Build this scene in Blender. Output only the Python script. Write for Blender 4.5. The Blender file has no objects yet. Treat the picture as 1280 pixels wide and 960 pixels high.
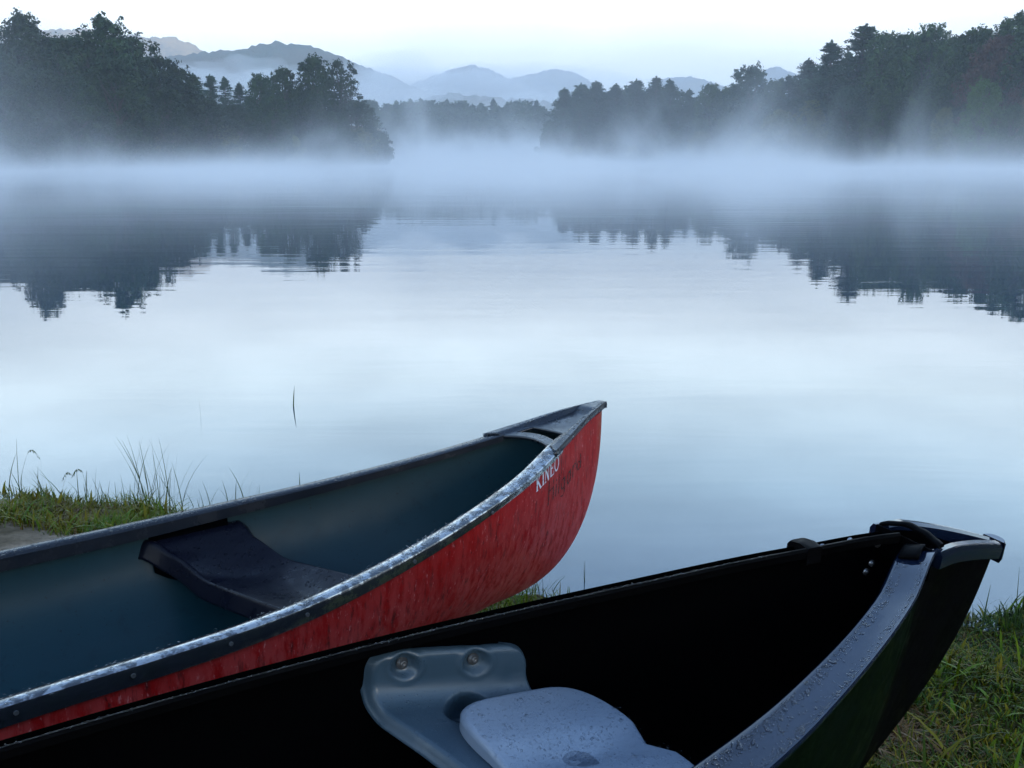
import bpy, bmesh, math, random
import numpy as np
from mathutils import Vector, Matrix, noise

R = math.radians
scene = bpy.context.scene
C = scene.collection

# ------------------------------------------------------------------ camera
FPX, PITCH, CAMZ = 1300.0, math.atan(282 / 1300.0), 1.3
WATER_Z = -0.12
cam_d = bpy.data.cameras.new("camera")
cam = bpy.data.objects.new("camera", cam_d)
C.objects.link(cam)
cam.location = (0, 0, CAMZ)
cam.rotation_euler = (math.pi / 2 - PITCH, 0, 0)
cam_d.sensor_width = 36
cam_d.lens = FPX / 1280 * 36
cam_d.clip_start, cam_d.clip_end = 0.05, 9000
scene.camera = cam

# ------------------------------------------------------------------ world
SUN_AZ, SUN_EL = R(150), R(14)          # azimuth clockwise from +Y: behind and to the right of the viewer
world = bpy.data.worlds.new("World")
scene.world = world
world.use_nodes = True
wt = world.node_tree
wt.nodes.clear()
wo = wt.nodes.new("ShaderNodeOutputWorld")
sky = wt.nodes.new("ShaderNodeTexSky")
sky.sky_type = 'NISHITA'
sky.sun_disc = False
sky.sun_elevation = SUN_EL
sky.sun_rotation = SUN_AZ
bg1 = wt.nodes.new("ShaderNodeBackground")
bg1.inputs[1].default_value = 0.1
wt.links.new(sky.outputs[0], bg1.inputs[0])
tc = wt.nodes.new("ShaderNodeTexCoord")
sep = wt.nodes.new("ShaderNodeSeparateXYZ")
wt.links.new(tc.outputs["Generated"], sep.inputs[0])
ramp = wt.nodes.new("ShaderNodeValToRGB")
el = ramp.color_ramp.elements
el[0].position, el[0].color = 0.0, (0.19, 0.205, 0.215, 1)
el[1].position, el[1].color = 1.0, (0.065, 0.11, 0.21, 1)
for p, c in ((0.05, (0.235, 0.245, 0.252, 1)), (0.1, (0.35, 0.362, 0.368, 1)), (0.15, (0.53, 0.58, 0.60, 1)), (0.2, (0.62, 0.73, 0.775, 1)), (0.3, (0.41, 0.575, 0.71, 1)), (0.42, (0.22, 0.34, 0.53, 1)), (0.6, (0.095, 0.17, 0.31, 1))):
    e = el.new(p)
    e.color = c
wt.links.new(sep.outputs[2], ramp.inputs[0])
mp = wt.nodes.new("ShaderNodeMapping")
mp.inputs["Scale"].default_value = (1.6, 1.6, 6.0)
nz = wt.nodes.new("ShaderNodeTexNoise")
nz.inputs["Scale"].default_value = 1.6
nz.inputs["Detail"].default_value = 5
wt.links.new(tc.outputs["Generated"], mp.inputs[0])
wt.links.new(mp.outputs[0], nz.inputs["Vector"])
cr = wt.nodes.new("ShaderNodeMapRange")
cr.inputs[1].default_value, cr.inputs[2].default_value = 0.3, 0.7
cr.inputs[3].default_value, cr.inputs[4].default_value = 2.0, 3.3
wt.links.new(nz.outputs[0], cr.inputs[0])
bg2 = wt.nodes.new("ShaderNodeBackground")
wt.links.new(ramp.outputs[0], bg2.inputs[0])
wt.links.new(cr.outputs[0], bg2.inputs[1])
mx = wt.nodes.new("ShaderNodeMixShader")
mx.inputs[0].default_value = 0.88
wt.links.new(bg1.outputs[0], mx.inputs[1])
wt.links.new(bg2.outputs[0], mx.inputs[2])
wt.links.new(mx.outputs[0], wo.inputs[0])

sun_d = bpy.data.lights.new("sun", 'SUN')
sun_d.energy = 0.5
sun_d.angle = R(14)
sun_d.color = (1.0, 0.93, 0.82)
sun = bpy.data.objects.new("sun", sun_d)
C.objects.link(sun)
sdir = Vector((math.sin(SUN_AZ) * math.cos(SUN_EL), math.cos(SUN_AZ) * math.cos(SUN_EL), math.sin(SUN_EL)))
sun.rotation_euler = sdir.to_track_quat('Z', 'Y').to_euler()
sun.location = sdir * 50

vs = scene.view_settings
vs.view_transform = 'Standard'
vs.look = 'None'
vs.exposure = 1.0
vs.gamma = 1.0
vs.use_curve_mapping = False

scene.render.engine = 'CYCLES'
cy = scene.cycles
cy.use_denoising = True
cy.max_bounces = 8
cy.diffuse_bounces = 2
cy.glossy_bounces = 3
cy.transmission_bounces = 4
cy.transparent_max_bounces = 12
cy.volume_bounces = 1
cy.volume_step_rate = 0.25
cy.volume_max_steps = 128
cy.sample_clamp_indirect = 4

# ------------------------------------------------------------------ node helpers
def new_mat(name):
    m = bpy.data.materials.new(name)
    m.use_nodes = True
    return m, m.node_tree, m.node_tree.nodes["Principled BSDF"]

def node(t, kind, **kw):
    n = t.nodes.new(kind)
    for k, v in kw.items():
        setattr(n, k, v)
    return n

def coords(t, scale=(1, 1, 1), which="Object"):
    a = node(t, "ShaderNodeTexCoord")
    b = node(t, "ShaderNodeMapping")
    b.inputs["Scale"].default_value = scale
    t.links.new(a.outputs[which], b.inputs[0])
    return b.outputs[0]

def noise_tex(t, vec, scale, detail=4, rough=0.55, dist=0.0):
    n = node(t, "ShaderNodeTexNoise")
    n.inputs["Scale"].default_value = scale
    n.inputs["Detail"].default_value = detail
    n.inputs["Roughness"].default_value = rough
    n.inputs["Distortion"].default_value = dist
    t.links.new(vec, n.inputs["Vector"])
    return n.outputs[0]

def mapr(t, v, a, b, c=0.0, d=1.0, smooth=False):
    n = node(t, "ShaderNodeMapRange")
    if smooth:
        n.interpolation_type = 'SMOOTHSTEP'
    n.inputs[1].default_value, n.inputs[2].default_value = a, b
    n.inputs[3].default_value, n.inputs[4].default_value = c, d
    t.links.new(v, n.inputs[0])
    return n.outputs[0]

def mixc(t, f, a, b):
    n = node(t, "ShaderNodeMix", data_type='RGBA')
    for s, v in ((0, f), (6, a), (7, b)):
        if isinstance(v, (int, float)):
            n.inputs[s].default_value = v
        elif isinstance(v, tuple):
            n.inputs[s].default_value = v if len(v) == 4 else v + (1,)
        else:
            t.links.new(v, n.inputs[s])
    return n.outputs[2]

def math_n(t, op, a, b=None):
    n = node(t, "ShaderNodeMath", operation=op)
    for i, v in enumerate((a, b)):
        if v is None:
            continue
        if isinstance(v, (int, float)):
            n.inputs[i].default_value = v
        else:
            t.links.new(v, n.inputs[i])
    return n.outputs[0]

def node_sep(t, v, i):
    n = node(t, "ShaderNodeSeparateXYZ")
    t.links.new(v, n.inputs[0])
    return n.outputs[i]

def bump(t, bsdf, h, dist, strength=1.0, prev=None):
    n = node(t, "ShaderNodeBump")
    n.inputs["Strength"].default_value = strength
    n.inputs["Distance"].default_value = dist
    t.links.new(h, n.inputs["Height"])
    if prev is not None:
        t.links.new(prev, n.inputs["Normal"])
    if bsdf is not None:
        t.links.new(n.outputs[0], bsdf.inputs["Normal"])
    return n.outputs[0]

def bead_height(t, scale, size=0.42, keep=0.5):
    """Voronoi droplets: rounded caps of random size, some cells left empty."""
    v = coords(t)
    vo = node(t, "ShaderNodeTexVoronoi")
    vo.inputs["Scale"].default_value = scale
    t.links.new(v, vo.inputs["Vector"])
    sc = node(t, "ShaderNodeSeparateColor")
    t.links.new(vo.outputs["Color"], sc.inputs[0])
    rad = mapr(t, sc.outputs[0], keep, 1.0, 0.0, size)
    d = math_n(t, 'DIVIDE', vo.outputs["Distance"], math_n(t, 'MAXIMUM', rad, 0.001))
    cap = math_n(t, 'SUBTRACT', 1.0, math_n(t, 'MULTIPLY', d, d))
    cap = math_n(t, 'SQRT', math_n(t, 'MAXIMUM', cap, 0.0))
    gm = node(t, "ShaderNodeNewGeometry")
    up = mapr(t, node_sep(t, gm.outputs["True Normal"], 2), 0.35, 0.75, 0.0, 1.0)
    return math_n(t, 'MULTIPLY', math_n(t, 'MULTIPLY', cap, rad), up)

def simple(name, col, rough=0.5, spec=0.5, bumpscale=None, bumpd=0.001, var=0.25, nscale=6):
    m, t, b = new_mat(name)
    v = coords(t)
    n = noise_tex(t, v, nscale, 5)
    dark = tuple(c * (1 - var) for c in col)
    lite = tuple(min(1, c * (1 + var)) for c in col)
    t.links.new(mixc(t, n, dark, lite), b.inputs["Base Color"])
    b.inputs["Roughness"].default_value = rough
    b.inputs["Specular IOR Level"].default_value = spec
    if bumpscale:
        bump(t, b, noise_tex(t, v, bumpscale, 4), bumpd)
    return m

# ------------------------------------------------------------------ object helpers
def tag(o, label=None, cat=None, group=None, kind=None):
    if label:
        o["label"] = label
    if cat:
        o["category"] = cat
    if group:
        o["group"] = group
    if kind:
        o["kind"] = kind
    return o

def mesh_obj(name, verts, faces, mat, parent=None, smooth=True, mats=None, midx=None):
    me = bpy.data.meshes.new(name)
    me.from_pydata([tuple(map(float, v)) for v in verts], [], [tuple(map(int, f)) for f in faces])
    for m in (mats or [mat]):
        me.materials.append(m)
    if midx is not None:
        me.polygons.foreach_set("material_index", midx)
    if smooth:
        me.polygons.foreach_set("use_smooth", [True] * len(me.polygons))
    me.update()
    o = bpy.data.objects.new(name, me)
    C.objects.link(o)
    if parent is not None:
        o.parent = parent
    return o

def fix_normals(o):
    bm = bmesh.new()
    bm.from_mesh(o.data)
    bmesh.ops.remove_doubles(bm, verts=bm.verts, dist=1e-5)
    bmesh.ops.recalc_face_normals(bm, faces=bm.faces)
    bm.to_mesh(o.data)
    bm.free()
    return o

def auto_smooth(o, ang=40):
    bm = bmesh.new()
    bm.from_mesh(o.data)
    for e in bm.edges:
        if len(e.link_faces) == 2 and e.calc_face_angle(0) > R(ang):
            e.smooth = False
    bm.to_mesh(o.data)
    bm.free()
    return o

def empty(name, mtx=None, loc=None):
    o = bpy.data.objects.new(name, None)
    o.empty_display_size = 0.2
    C.objects.link(o)
    if mtx is not None:
        o.matrix_world = mtx
    if loc is not None:
        o.location = loc
    return o

class MB:
    """Collects shapes into one mesh."""
    def __init__(self):
        self.v, self.f = [], []
    def add(self, v, f):
        n = len(self.v)
        self.v += [tuple(p) for p in v]
        self.f += [tuple(i + n for i in q) for q in f]
    def grid(self, nu, nv, fn, closeu=False, closev=False, keep=None):
        pts = [fn(i / (nu if closeu else nu - 1), j / (nv if closev else nv - 1)) for i in range(nu) for j in range(nv)]
        fs = []
        for i in range(nu if closeu else nu - 1):
            for j in range(nv if closev else nv - 1):
                a, b = i, (i + 1) % nu
                c, d = j, (j + 1) % nv
                if keep is None or keep(i, j):
                    fs.append((a * nv + c, b * nv + c, b * nv + d, a * nv + d))
        self.add(pts, fs)
    def tube(self, pts, rad, n=8, cap=True):
        pts = [Vector(p) for p in pts]
        rad = rad if hasattr(rad, "__len__") else [rad] * len(pts)
        vs, fs = [], []
        prev = None
        for i, p in enumerate(pts):
            t = (pts[min(i + 1, len(pts) - 1)] - pts[max(i - 1, 0)]).normalized()
            if prev is None:
                a = t.orthogonal().normalized()
            else:
                a = (prev - t * prev.dot(t)).normalized()
            prev = a
            b = t.cross(a)
            for k in range(n):
                w = 2 * math.pi * k / n
                vs.append(p + (a * math.cos(w) + b * math.sin(w)) * rad[i])
        for i in range(len(pts) - 1):
            for k in range(n):
                fs.append((i * n + k, i * n + (k + 1) % n, (i + 1) * n + (k + 1) % n, (i + 1) * n + k))
        if cap:
            fs.append(tuple(range(n))[::-1])
            fs.append(tuple((len(pts) - 1) * n + k for k in range(n)))
        self.add(vs, fs)
    def sweep(self, prof, frames, cap=True):
        """prof: list of (a, b); frames: list of (origin, A, B)."""
        n = len(prof)
        vs, fs = [], []
        for o, A, B in frames:
            for a, b in prof:
                vs.append(Vector(o) + Vector(A) * a + Vector(B) * b)
        m = len(frames)
        for i in range(m - 1):
            for k in range(n):
                fs.append((i * n + k, i * n + (k + 1) % n, (i + 1) * n + (k + 1) % n, (i + 1) * n + k))
        if cap:
            fs.append(tuple(range(n))[::-1])
            fs.append(tuple((m - 1) * n + k for k in range(n)))
        self.add(vs, fs)
    def build(self, name, mat, parent=None, smooth=True, sharp=None):
        o = mesh_obj(name, self.v, self.f, mat, parent, smooth)
        fix_normals(o)
        if sharp:
            auto_smooth(o, sharp)
        return o

def smooth01(a, b, x):
    t = np.clip((x - a) / (b - a), 0, 1)
    return t * t * (3 - 2 * t)

def ray(px, py=199.0):
    u, v = (px - 640) / FPX, (480 - py) / FPX
    c, s = math.cos(PITCH), math.sin(PITCH)
    return np.array([u, c + v * s, -s + v * c])

def az_point(px, d):
    """Ground position at distance d in the direction that the photo column px looks."""
    r = ray(px)
    h = math.hypot(r[0], r[1])
    return r[0] / h * d, r[1] / h * d

# ------------------------------------------------------------------ terrain
SHX = np.array([-40, -12, -6, -3.2, -2.3, -1.5, -0.9, -0.3, 0.1, 0.7, 1.3, 1.75, 2.4, 4, 8, 14, 40])
SHY = np.array([20, 9.0, 6.2, 4.75, 4.35, 4.08, 3.72, 3.42, 3.22, 3.05, 3.02, 3.15, 3.5, 4.0, 4.6, 5.5, 14])
LAKE_PX = np.array([-2500, -1200, -500, 0, 250, 440, 474, 492, 668, 684, 760, 850, 1000, 1150, 1280, 1700, 2600, 3800])
LAKE_D = np.array([60, 110, 150, 165, 180, 198, 212, 470, 470, 335, 312, 280, 222, 196, 182, 150, 110, 60])

def vnoise(x, y, s, seed=0):
    return np.array([noise.noise(Vector((a * s + seed * 7.3, b * s - seed * 3.1, seed * 1.7))) for a, b in zip(np.ravel(x), np.ravel(y))]).reshape(np.shape(x))

def lake_dist(x, y):
    az = np.arctan2(x, np.maximum(y, 1e-3))
    px = 640 + FPX * np.tan(np.clip(az, -1.25, 1.25)) * 1.0236
    return np.interp(px, LAKE_PX, LAKE_D)

def ground_h(x, y, rough=True):
    x, y = np.asarray(x, float), np.asarray(y, float)
    ys = np.interp(x, SHX, SHY)
    if rough:
        ys = ys + 0.07 * vnoise(x, y, 2.3, 1)
    d = ys - y                                      # metres inland of the near shore
    near = np.where(d > 0, WATER_Z + 0.13 * smooth01(0.0, 0.8, d) + 0.015 * np.clip(d - 0.8, 0, 20), WATER_Z - 0.16 * np.clip(-d, 0, 6))
    r = np.hypot(x, y)
    D = lake_dist(x, y)
    far = np.clip((r - D) * 0.16, -1.0, 9) + np.clip(r - D - 60, 0, 400) * 0.03
    far = WATER_Z + far
    h = np.where((r > 25) & (y > 0), np.maximum(far, -1.1), np.maximum(near, -1.1))
    if rough:
        land = (h > WATER_Z) & (r < 20)
        h = h + np.where(land, 0.018 * vnoise(x, y, 3.1, 2) + 0.008 * vnoise(x, y, 11, 3), 0)
    return h

def build_ground():
    nr = 210
    rs = 0.35 * (2600 / 0.35) ** (np.arange(nr) / (nr - 1))
    fov = np.concatenate([np.linspace(-40, 40, 161), np.linspace(43, 317, 70)])
    an = np.radians(fov)
    X = np.outer(rs, np.sin(an))
    Y = np.outer(rs, np.cos(an))
    Z = ground_h(X, Y)
    na = len(an)
    vs = np.stack([X, Y, Z], -1).reshape(-1, 3)
    fs = [(i * na + j, i * na + (j + 1) % na, (i + 1) * na + (j + 1) % na, (i + 1) * na + j) for i in range(nr - 1) for j in range(na)]
    vs = list(map(tuple, vs)) + [(0, 0, float(ground_h(np.array([0.0]), np.array([0.0]))[0]))]
    fs += [(len(vs) - 1, (j + 1) % na, j) for j in range(na)]
    m, t, b = new_mat("soil")
    v = coords(t)
    n1 = noise_tex(t, v, 1.3, 6)
    n2 = noise_tex(t, v, 40, 5, 0.7)
    c = mixc(t, mapr(t, n1, 0.42, 0.58), (0.05, 0.04, 0.02), (0.36, 0.27, 0.19))
    c = mixc(t, mapr(t, math_n(t, 'SUBTRACT', node_sep(t, v, 0), 0.4), 0.0, 0.5), c, mixc(t, mapr(t, noise_tex(t, v, 6, 5, 0.7), 0.42, 0.58), (0.020, 0.012, 0.005), (0.050, 0.050, 0.006)))
    c = mixc(t, mapr(t, n2, 0.42, 0.75, 0.0, 0.55), c, (0.04, 0.034, 0.022))
    t.links.new(c, b.inputs["Base Color"])
    b.inputs["Roughness"].default_value = 0.95
    b.inputs["Specular IOR Level"].default_value = 0.03
    bump(t, b, n2, 0.02)
    o = mesh_obj("ground", vs, fs, m)
    tag(o, kind="structure")
    return o

build_ground()

# ------------------------------------------------------------------ water
def build_water():
    m, t, b = new_mat("lake_water")
    b.inputs["Base Color"].default_value = (0.015, 0.043, 0.065, 1)
    b.inputs["Roughness"].default_value = 0.015
    b.inputs["IOR"].default_value = 1.62
    v = coords(t, (0.35, 1.7, 1.0))
    a = noise_tex(t, v, 1.1, 3, 0.5, 0.4)
    v2 = coords(t, (0.12, 0.5, 1.0))
    a2 = noise_tex(t, v2, 0.6, 2, 0.5)
    amp = mapr(t, noise_tex(t, coords(t, (0.02, 0.06, 1)), 1.0, 2), 0.35, 0.65, 0.35, 1.0)
    h = math_n(t, 'ADD', math_n(t, 'MULTIPLY', math_n(t, 'MULTIPLY', a, amp), 0.0035), math_n(t, 'MULTIPLY', a2, 0.006))
    bump(t, b, h, 1.0)
    xs = [-3000, -600, -100, -10, 10, 100, 600, 3000]
    ys = [2.0, 8, 40, 200, 900, 3000]
    vs = [(x, y, WATER_Z) for y in ys for x in xs]
    n = len(xs)
    fs = [(j * n + i, j * n + i + 1, (j + 1) * n + i + 1, (j + 1) * n + i) for j in range(len(ys) - 1) for i in range(n - 1)]
    o = mesh_obj("water", vs, fs, m, smooth=False)
    tag(o, kind="structure")

build_water()

# ------------------------------------------------------------------ hills
def hill_mat(name, a, b_, c):
    m, t, b = new_mat(name)
    v = coords(t)
    n1 = noise_tex(t, v, 0.012, 5, 0.6)
    n2 = noise_tex(t, v, 0.12, 4, 0.7)
    col = mixc(t, mapr(t, n2, 0.35, 0.65), a, b_)
    col = mixc(t, mapr(t, n1, 0.48, 0.62), col, c)
    t.links.new(col, b.inputs["Base Color"])
    b.inputs["Roughness"].default_value = 1
    b.inputs["Specular IOR Level"].default_value = 0
    bump(t, b, n2, 6.0)
    return m

def build_hill(prof, d, depth, mat, tree=5.0, seed=1):
    px = np.array([p[0] for p in prof], float)
    py = np.array([p[1] for p in prof], float)
    nx = int((px[-1] - px[0]) / FPX * d / 5.0) + 2
    nx = min(nx, 420)
    rows = 46
    vs = []
    for j in range(rows):
        k = j / (rows - 1)                     # 0 foot in front, ~0.55 crest, 1 behind
        for i in range(nx):
            p = px[0] + (px[-1] - px[0]) * i / (nx - 1)
            y = np.interp(p, px, py)
            dd = d + depth * (k - 0.55)
            r = ray(p, y)
            top = CAMZ + r[2] / math.hypot(r[0], r[1]) * d
            x, yy = az_point(p, dd)
            prof_k = math.sin(min(k / 0.55, 1) * math.pi / 2) ** 1.15 if k <= 0.55 else math.cos((k - 0.55) / 0.45 * math.pi / 2) ** 1.2
            z = -4 + (top + 4) * prof_k
            q = Vector((x, yy, 0))
            edge = math.sin(math.pi * min(max(k, 0.0), 1.0))
            z += edge * (noise.noise(q * 0.006 + Vector((seed, 0, 0))) * top * 0.10 * (abs(k - 0.55) > 0.06)
                         + tree * (noise.noise(q * 0.05) * 0.5 + noise.noise(q * 0.13) * 0.8 + abs(noise.noise(q * 0.31)) * 0.7))
            vs.append((x, yy, z))
    fs = [(j * nx + i, j * nx + i + 1, (j + 1) * nx + i + 1, (j + 1) * nx + i) for j in range(rows - 1) for i in range(nx - 1)]
    o = mesh_obj("hills", vs, fs, mat)
    tag(o, kind="structure")

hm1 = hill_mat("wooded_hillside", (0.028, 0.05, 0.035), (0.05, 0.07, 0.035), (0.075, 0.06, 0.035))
hm2 = hill_mat("sunlit_autumn_hillside", (0.16, 0.11, 0.06), (0.42, 0.24, 0.09), (0.5, 0.28, 0.10))  # warm low sun on the autumn woods is put into this colour
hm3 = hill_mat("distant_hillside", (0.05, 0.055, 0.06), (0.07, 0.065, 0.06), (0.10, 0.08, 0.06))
build_hill([(-150, 150), (100, 120), (180, 88), (215, 76), (262, 68), (300, 66), (350, 61), (400, 69), (450, 84), (500, 101), (540, 120), (600, 150), (680, 185), (760, 198)], 1350, 520, hm1, 5.0, 1)
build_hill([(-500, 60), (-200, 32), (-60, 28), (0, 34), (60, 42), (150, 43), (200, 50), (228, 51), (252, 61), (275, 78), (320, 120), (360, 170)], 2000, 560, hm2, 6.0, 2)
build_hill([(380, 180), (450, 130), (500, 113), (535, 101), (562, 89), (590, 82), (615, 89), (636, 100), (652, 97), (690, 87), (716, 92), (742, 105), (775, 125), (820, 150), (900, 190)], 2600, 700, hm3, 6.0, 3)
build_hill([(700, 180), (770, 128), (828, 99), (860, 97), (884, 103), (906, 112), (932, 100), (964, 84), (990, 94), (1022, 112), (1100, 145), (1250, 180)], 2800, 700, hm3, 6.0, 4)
build_hill([(380, 192), (440, 165), (500, 132), (560, 120), (620, 124), (690, 134), (760, 152), (860, 185)], 1000, 300, hm1, 6.0, 5)

# ------------------------------------------------------------------ trees
def leaf_mat(name, c1, c2, c3, rough=0.6):
    m, t, b = new_mat(name)
    oi = node(t, "ShaderNodeObjectInfo")
    v = coords(t)
    n = noise_tex(t, v, 0.35, 3)
    n2 = noise_tex(t, v, 2.2, 2)
    col = mixc(t, mapr(t, n, 0.42, 0.60), c1, c2)
    col = mixc(t, mapr(t, n2, 0.5, 0.75, 0, 0.6), col, c3)
    hs = node(t, "ShaderNodeHueSaturation")
    t.links.new(col, hs.inputs["Color"])
    t.links.new(mapr(t, oi.outputs["Random"], 0, 1, 0.485, 0.515), hs.inputs["Hue"])
    t.links.new(mapr(t, oi.outputs["Random"], 0, 1, 0.75, 1.2), hs.inputs["Value"])
    t.links.new(hs.outputs[0], b.inputs["Base Color"])
    b.inputs["Roughness"].default_value = rough
    b.inputs["Specular IOR Level"].default_value = 0.15
    return m

LEAF = leaf_mat("broad_leaves", (0.012, 0.029, 0.011), (0.028, 0.050, 0.014), (0.052, 0.070, 0.021))
LEAF_MID = leaf_mat("mid_green_leaves", (0.024, 0.050, 0.016), (0.050, 0.085, 0.022), (0.085, 0.11, 0.03))
LEAF_OLIVE = leaf_mat("olive_leaves", (0.07, 0.085, 0.018), (0.12, 0.12, 0.028), (0.14, 0.12, 0.03))
LEAF_GREEN = leaf_mat("bright_leaves", (0.05, 0.11, 0.02), (0.08, 0.16, 0.03), (0.12, 0.19, 0.05))
LEAF_RUST = leaf_mat("rusty_leaves", (0.09, 0.055, 0.035), (0.13, 0.07, 0.04), (0.11, 0.08, 0.05))
NEEDLE = leaf_mat("pine_needles", (0.02, 0.046, 0.024), (0.036, 0.068, 0.034), (0.06, 0.09, 0.045))
BARK = simple("bark", (0.07, 0.055, 0.045), 0.9, 0.2, 8, 0.03)

def quad(P, N, up, w, h):
    a = N.cross(up)
    if a.length < 1e-3:
        a = Vector((1, 0, 0))
    a.normalize()
    b = N.cross(a)
    return [P - a * w - b * h, P + a * w - b * h, P + a * w + b * h, P - a * w + b * h]

def rnd_dir(rg):
    while True:
        v = Vector((rg.uniform(-1, 1), rg.uniform(-1, 1), rg.uniform(-1, 1)))
        if 0.05 < v.length < 1:
            return v.normalized()

def tree_meshes(kind, seed, H=24.0):
    """Mesh data for one kind of tree of height H: (trunk, crown)."""
    rg = random.Random(seed)
    T, L = MB(), MB()
    def leaves(c, rad, n, size, flat=1.0):
        for _ in range(n):
            d = rnd_dir(rg)
            k = rg.random() ** 0.6 * (1.0 + 0.35 * rg.random() ** 4)
            p = c + Vector((d.x * rad * k, d.y * rad * k, d.z * rad * k * flat))
            s = size * rg.uniform(0.6, 1.3)
            nn = (d + rnd_dir(rg) * 0.9 + Vector((0, 0, 0.5))).normalized()
            q = quad(p, nn, rnd_dir(rg), s, s * rg.uniform(0.5, 0.9))
            L.add(q, [(0, 1, 2, 3)])
    if kind == "pine":
        lean = Vector((rg.uniform(-.6, .6), rg.uniform(-.6, .6), 0))
        tp = [lean * (i / 10) ** 2 + Vector((0, 0, H * 0.98 * i / 10)) for i in range(11)]
        T.tube(tp, [0.38 * (1 - i / 11) + 0.04 for i in range(11)], 7)
        z = H * 0.14
        while z < H * 0.985:
            f = z / H
            reach = (0.05 + 0.95 * min(1, (1 - f) / 0.6) ** 0.78) * H * 0.185 * (0.65 if f < 0.3 else 1)
            for k in range(rg.randint(5, 7) + int(3 * (f > 0.8))):
                a = rg.uniform(0, 2 * math.pi)
                ln = reach * rg.uniform(0.4, 1.25)
                if rg.random() < 0.10:
                    continue
                rise = rg.uniform(-0.1, 0.35) + 0.5 * max(0, f - 0.85) / 0.15
                base = lean * f * f + Vector((0, 0, z))
                tip = base + Vector((math.cos(a) * ln, math.sin(a) * ln, ln * rise))
                mid = (base + tip) / 2 + Vector((0, 0, -ln * 0.06))
                T.tube([base, mid, tip], [0.08, 0.05, 0.02], 4, False)
                out = (tip - base).normalized()
                for _ in range(int(14 + 22 * ln)):
                    u = rg.uniform(0.25, 1.04)
                    wid = (0.10 + 0.20 * (1 - abs(u - 0.65))) * ln + 0.12
                    p = base.lerp(tip, u) + Vector((rg.gauss(0, wid * 0.6), rg.gauss(0, wid * 0.6), rg.gauss(0.08, wid * 0.30)))
                    d = (out + rnd_dir(rg) * 0.9 + Vector((0, 0, 0.35))).normalized()
                    sd = d.cross(rnd_dir(rg)).normalized()
                    l_, w_ = rg.uniform(0.25, 0.48), rg.uniform(0.07, 0.13)
                    L.add([p - sd * w_, p + sd * w_, p + sd * w_ * 0.5 + d * l_, p - sd * w_ * 0.5 + d * l_], [(0, 1, 2, 3)])
            z += H * rg.uniform(0.024, 0.042) * (1 if f < 0.8 else 0.6)
        for _ in range(150):                       # leading shoot
            f = rg.uniform(0.86, 1.02)
            w = 0.10 + (1.02 - f) * 5.5
            p = lean * f * f + Vector((rg.gauss(0, w * 0.5), rg.gauss(0, w * 0.5), f * H))
            d = (Vector((p.x, p.y, 0)) * 0.4 + rnd_dir(rg) * 0.5 + Vector((0, 0, 0.9))).normalized()
            sd = d.cross(rnd_dir(rg)).normalized()
            l_, w_ = rg.uniform(0.25, 0.45), rg.uniform(0.06, 0.11)
            L.add([p - sd * w_, p + sd * w_, p + sd * w_ * 0.5 + d * l_, p - sd * w_ * 0.5 + d * l_], [(0, 1, 2, 3)])
    else:
        if kind == "sparse":
            ncl, cb, rx, clr, per, ls = 44, 0.40, 0.20, 0.055, 80, 0.20
        elif kind == "oak":                      # tall, crown of separate rounded heads
            ncl, cb, rx, clr, per, ls = 66, 0.20, 0.24, 0.075, 130, 0.21
        elif kind == "shrub":
            ncl, cb, rx, clr, per, ls = 34, 0.04, 0.42, 0.17, 80, 0.030 * H
        else:
            ncl, cb, rx, clr, per, ls = 80, 0.08, 0.29, 0.080, 125, 0.22
        lean = Vector((rg.uniform(-.05, .05) * H, rg.uniform(-.05, .05) * H, 0))
        n = 9
        tp = [lean * (i / n) ** 1.5 + Vector((rg.uniform(-.1, .1), rg.uniform(-.1, .1), H * 0.86 * i / n)) for i in range(n + 1)]
        T.tube(tp, [H * 0.019 * (1 - i / (n + 0.6)) + 0.03 for i in range(n + 1)], 7)
        heads = [(rg.uniform(0, 6.28), rg.uniform(0.2, 0.7)) for _ in range(5)]
        for i in range(ncl):
            f = cb + (0.95 - cb) * (i + 0.5) / ncl
            env = math.sin(math.pi * min(1, ((f - cb) / (1 - cb)) ** 0.8 * 0.86 + 0.14)) ** 0.6
            a = i * 2.4 + rg.uniform(-0.5, 0.5)
            lob = 1 + 0.28 * math.sin(3 * a + seed) * (1 if kind != "oak" else 1.5)
            rr = rx * H * env * lob * math.sqrt(rg.uniform(0.25, 1.0))
            c = lean * f ** 1.5 + Vector((math.cos(a) * rr, math.sin(a) * rr, f * H + rg.uniform(-.02, .02) * H))
            cr_ = clr * H * rg.uniform(0.65, 1.25) * (0.75 if f > 0.85 else 1)
            k = min(int(f * 0.8 / 0.86 * n), n - 1)
            if i % 2 == 0 or kind == "sparse":
                b0 = tp[max(k - 1, 0)]
                T.tube([b0, b0.lerp(c, 0.5) + Vector((0, 0, -0.03 * H)), c], [0.007 * H, 0.005 * H, 0.0015 * H], 5, False)
            leaves(c, cr_, per, ls, 0.8)
            for _ in range(5):
                d = rnd_dir(rg)
                leaves(c + d * cr_ * 1.1, cr_ * 0.40, per // 7, ls * 0.8, 0.8)
        leaves(lean + Vector((0, 0, H * 0.94)), clr * H * 0.8, per, ls, 0.8)
    out = []
    for nm, mb in (("trunk", T), ("crown", L)):
        me = bpy.data.meshes.new(kind + "_" + nm)
        me.from_pydata([tuple(p) for p in mb.v], [], mb.f)
        out.append(me)
    return out

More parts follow.
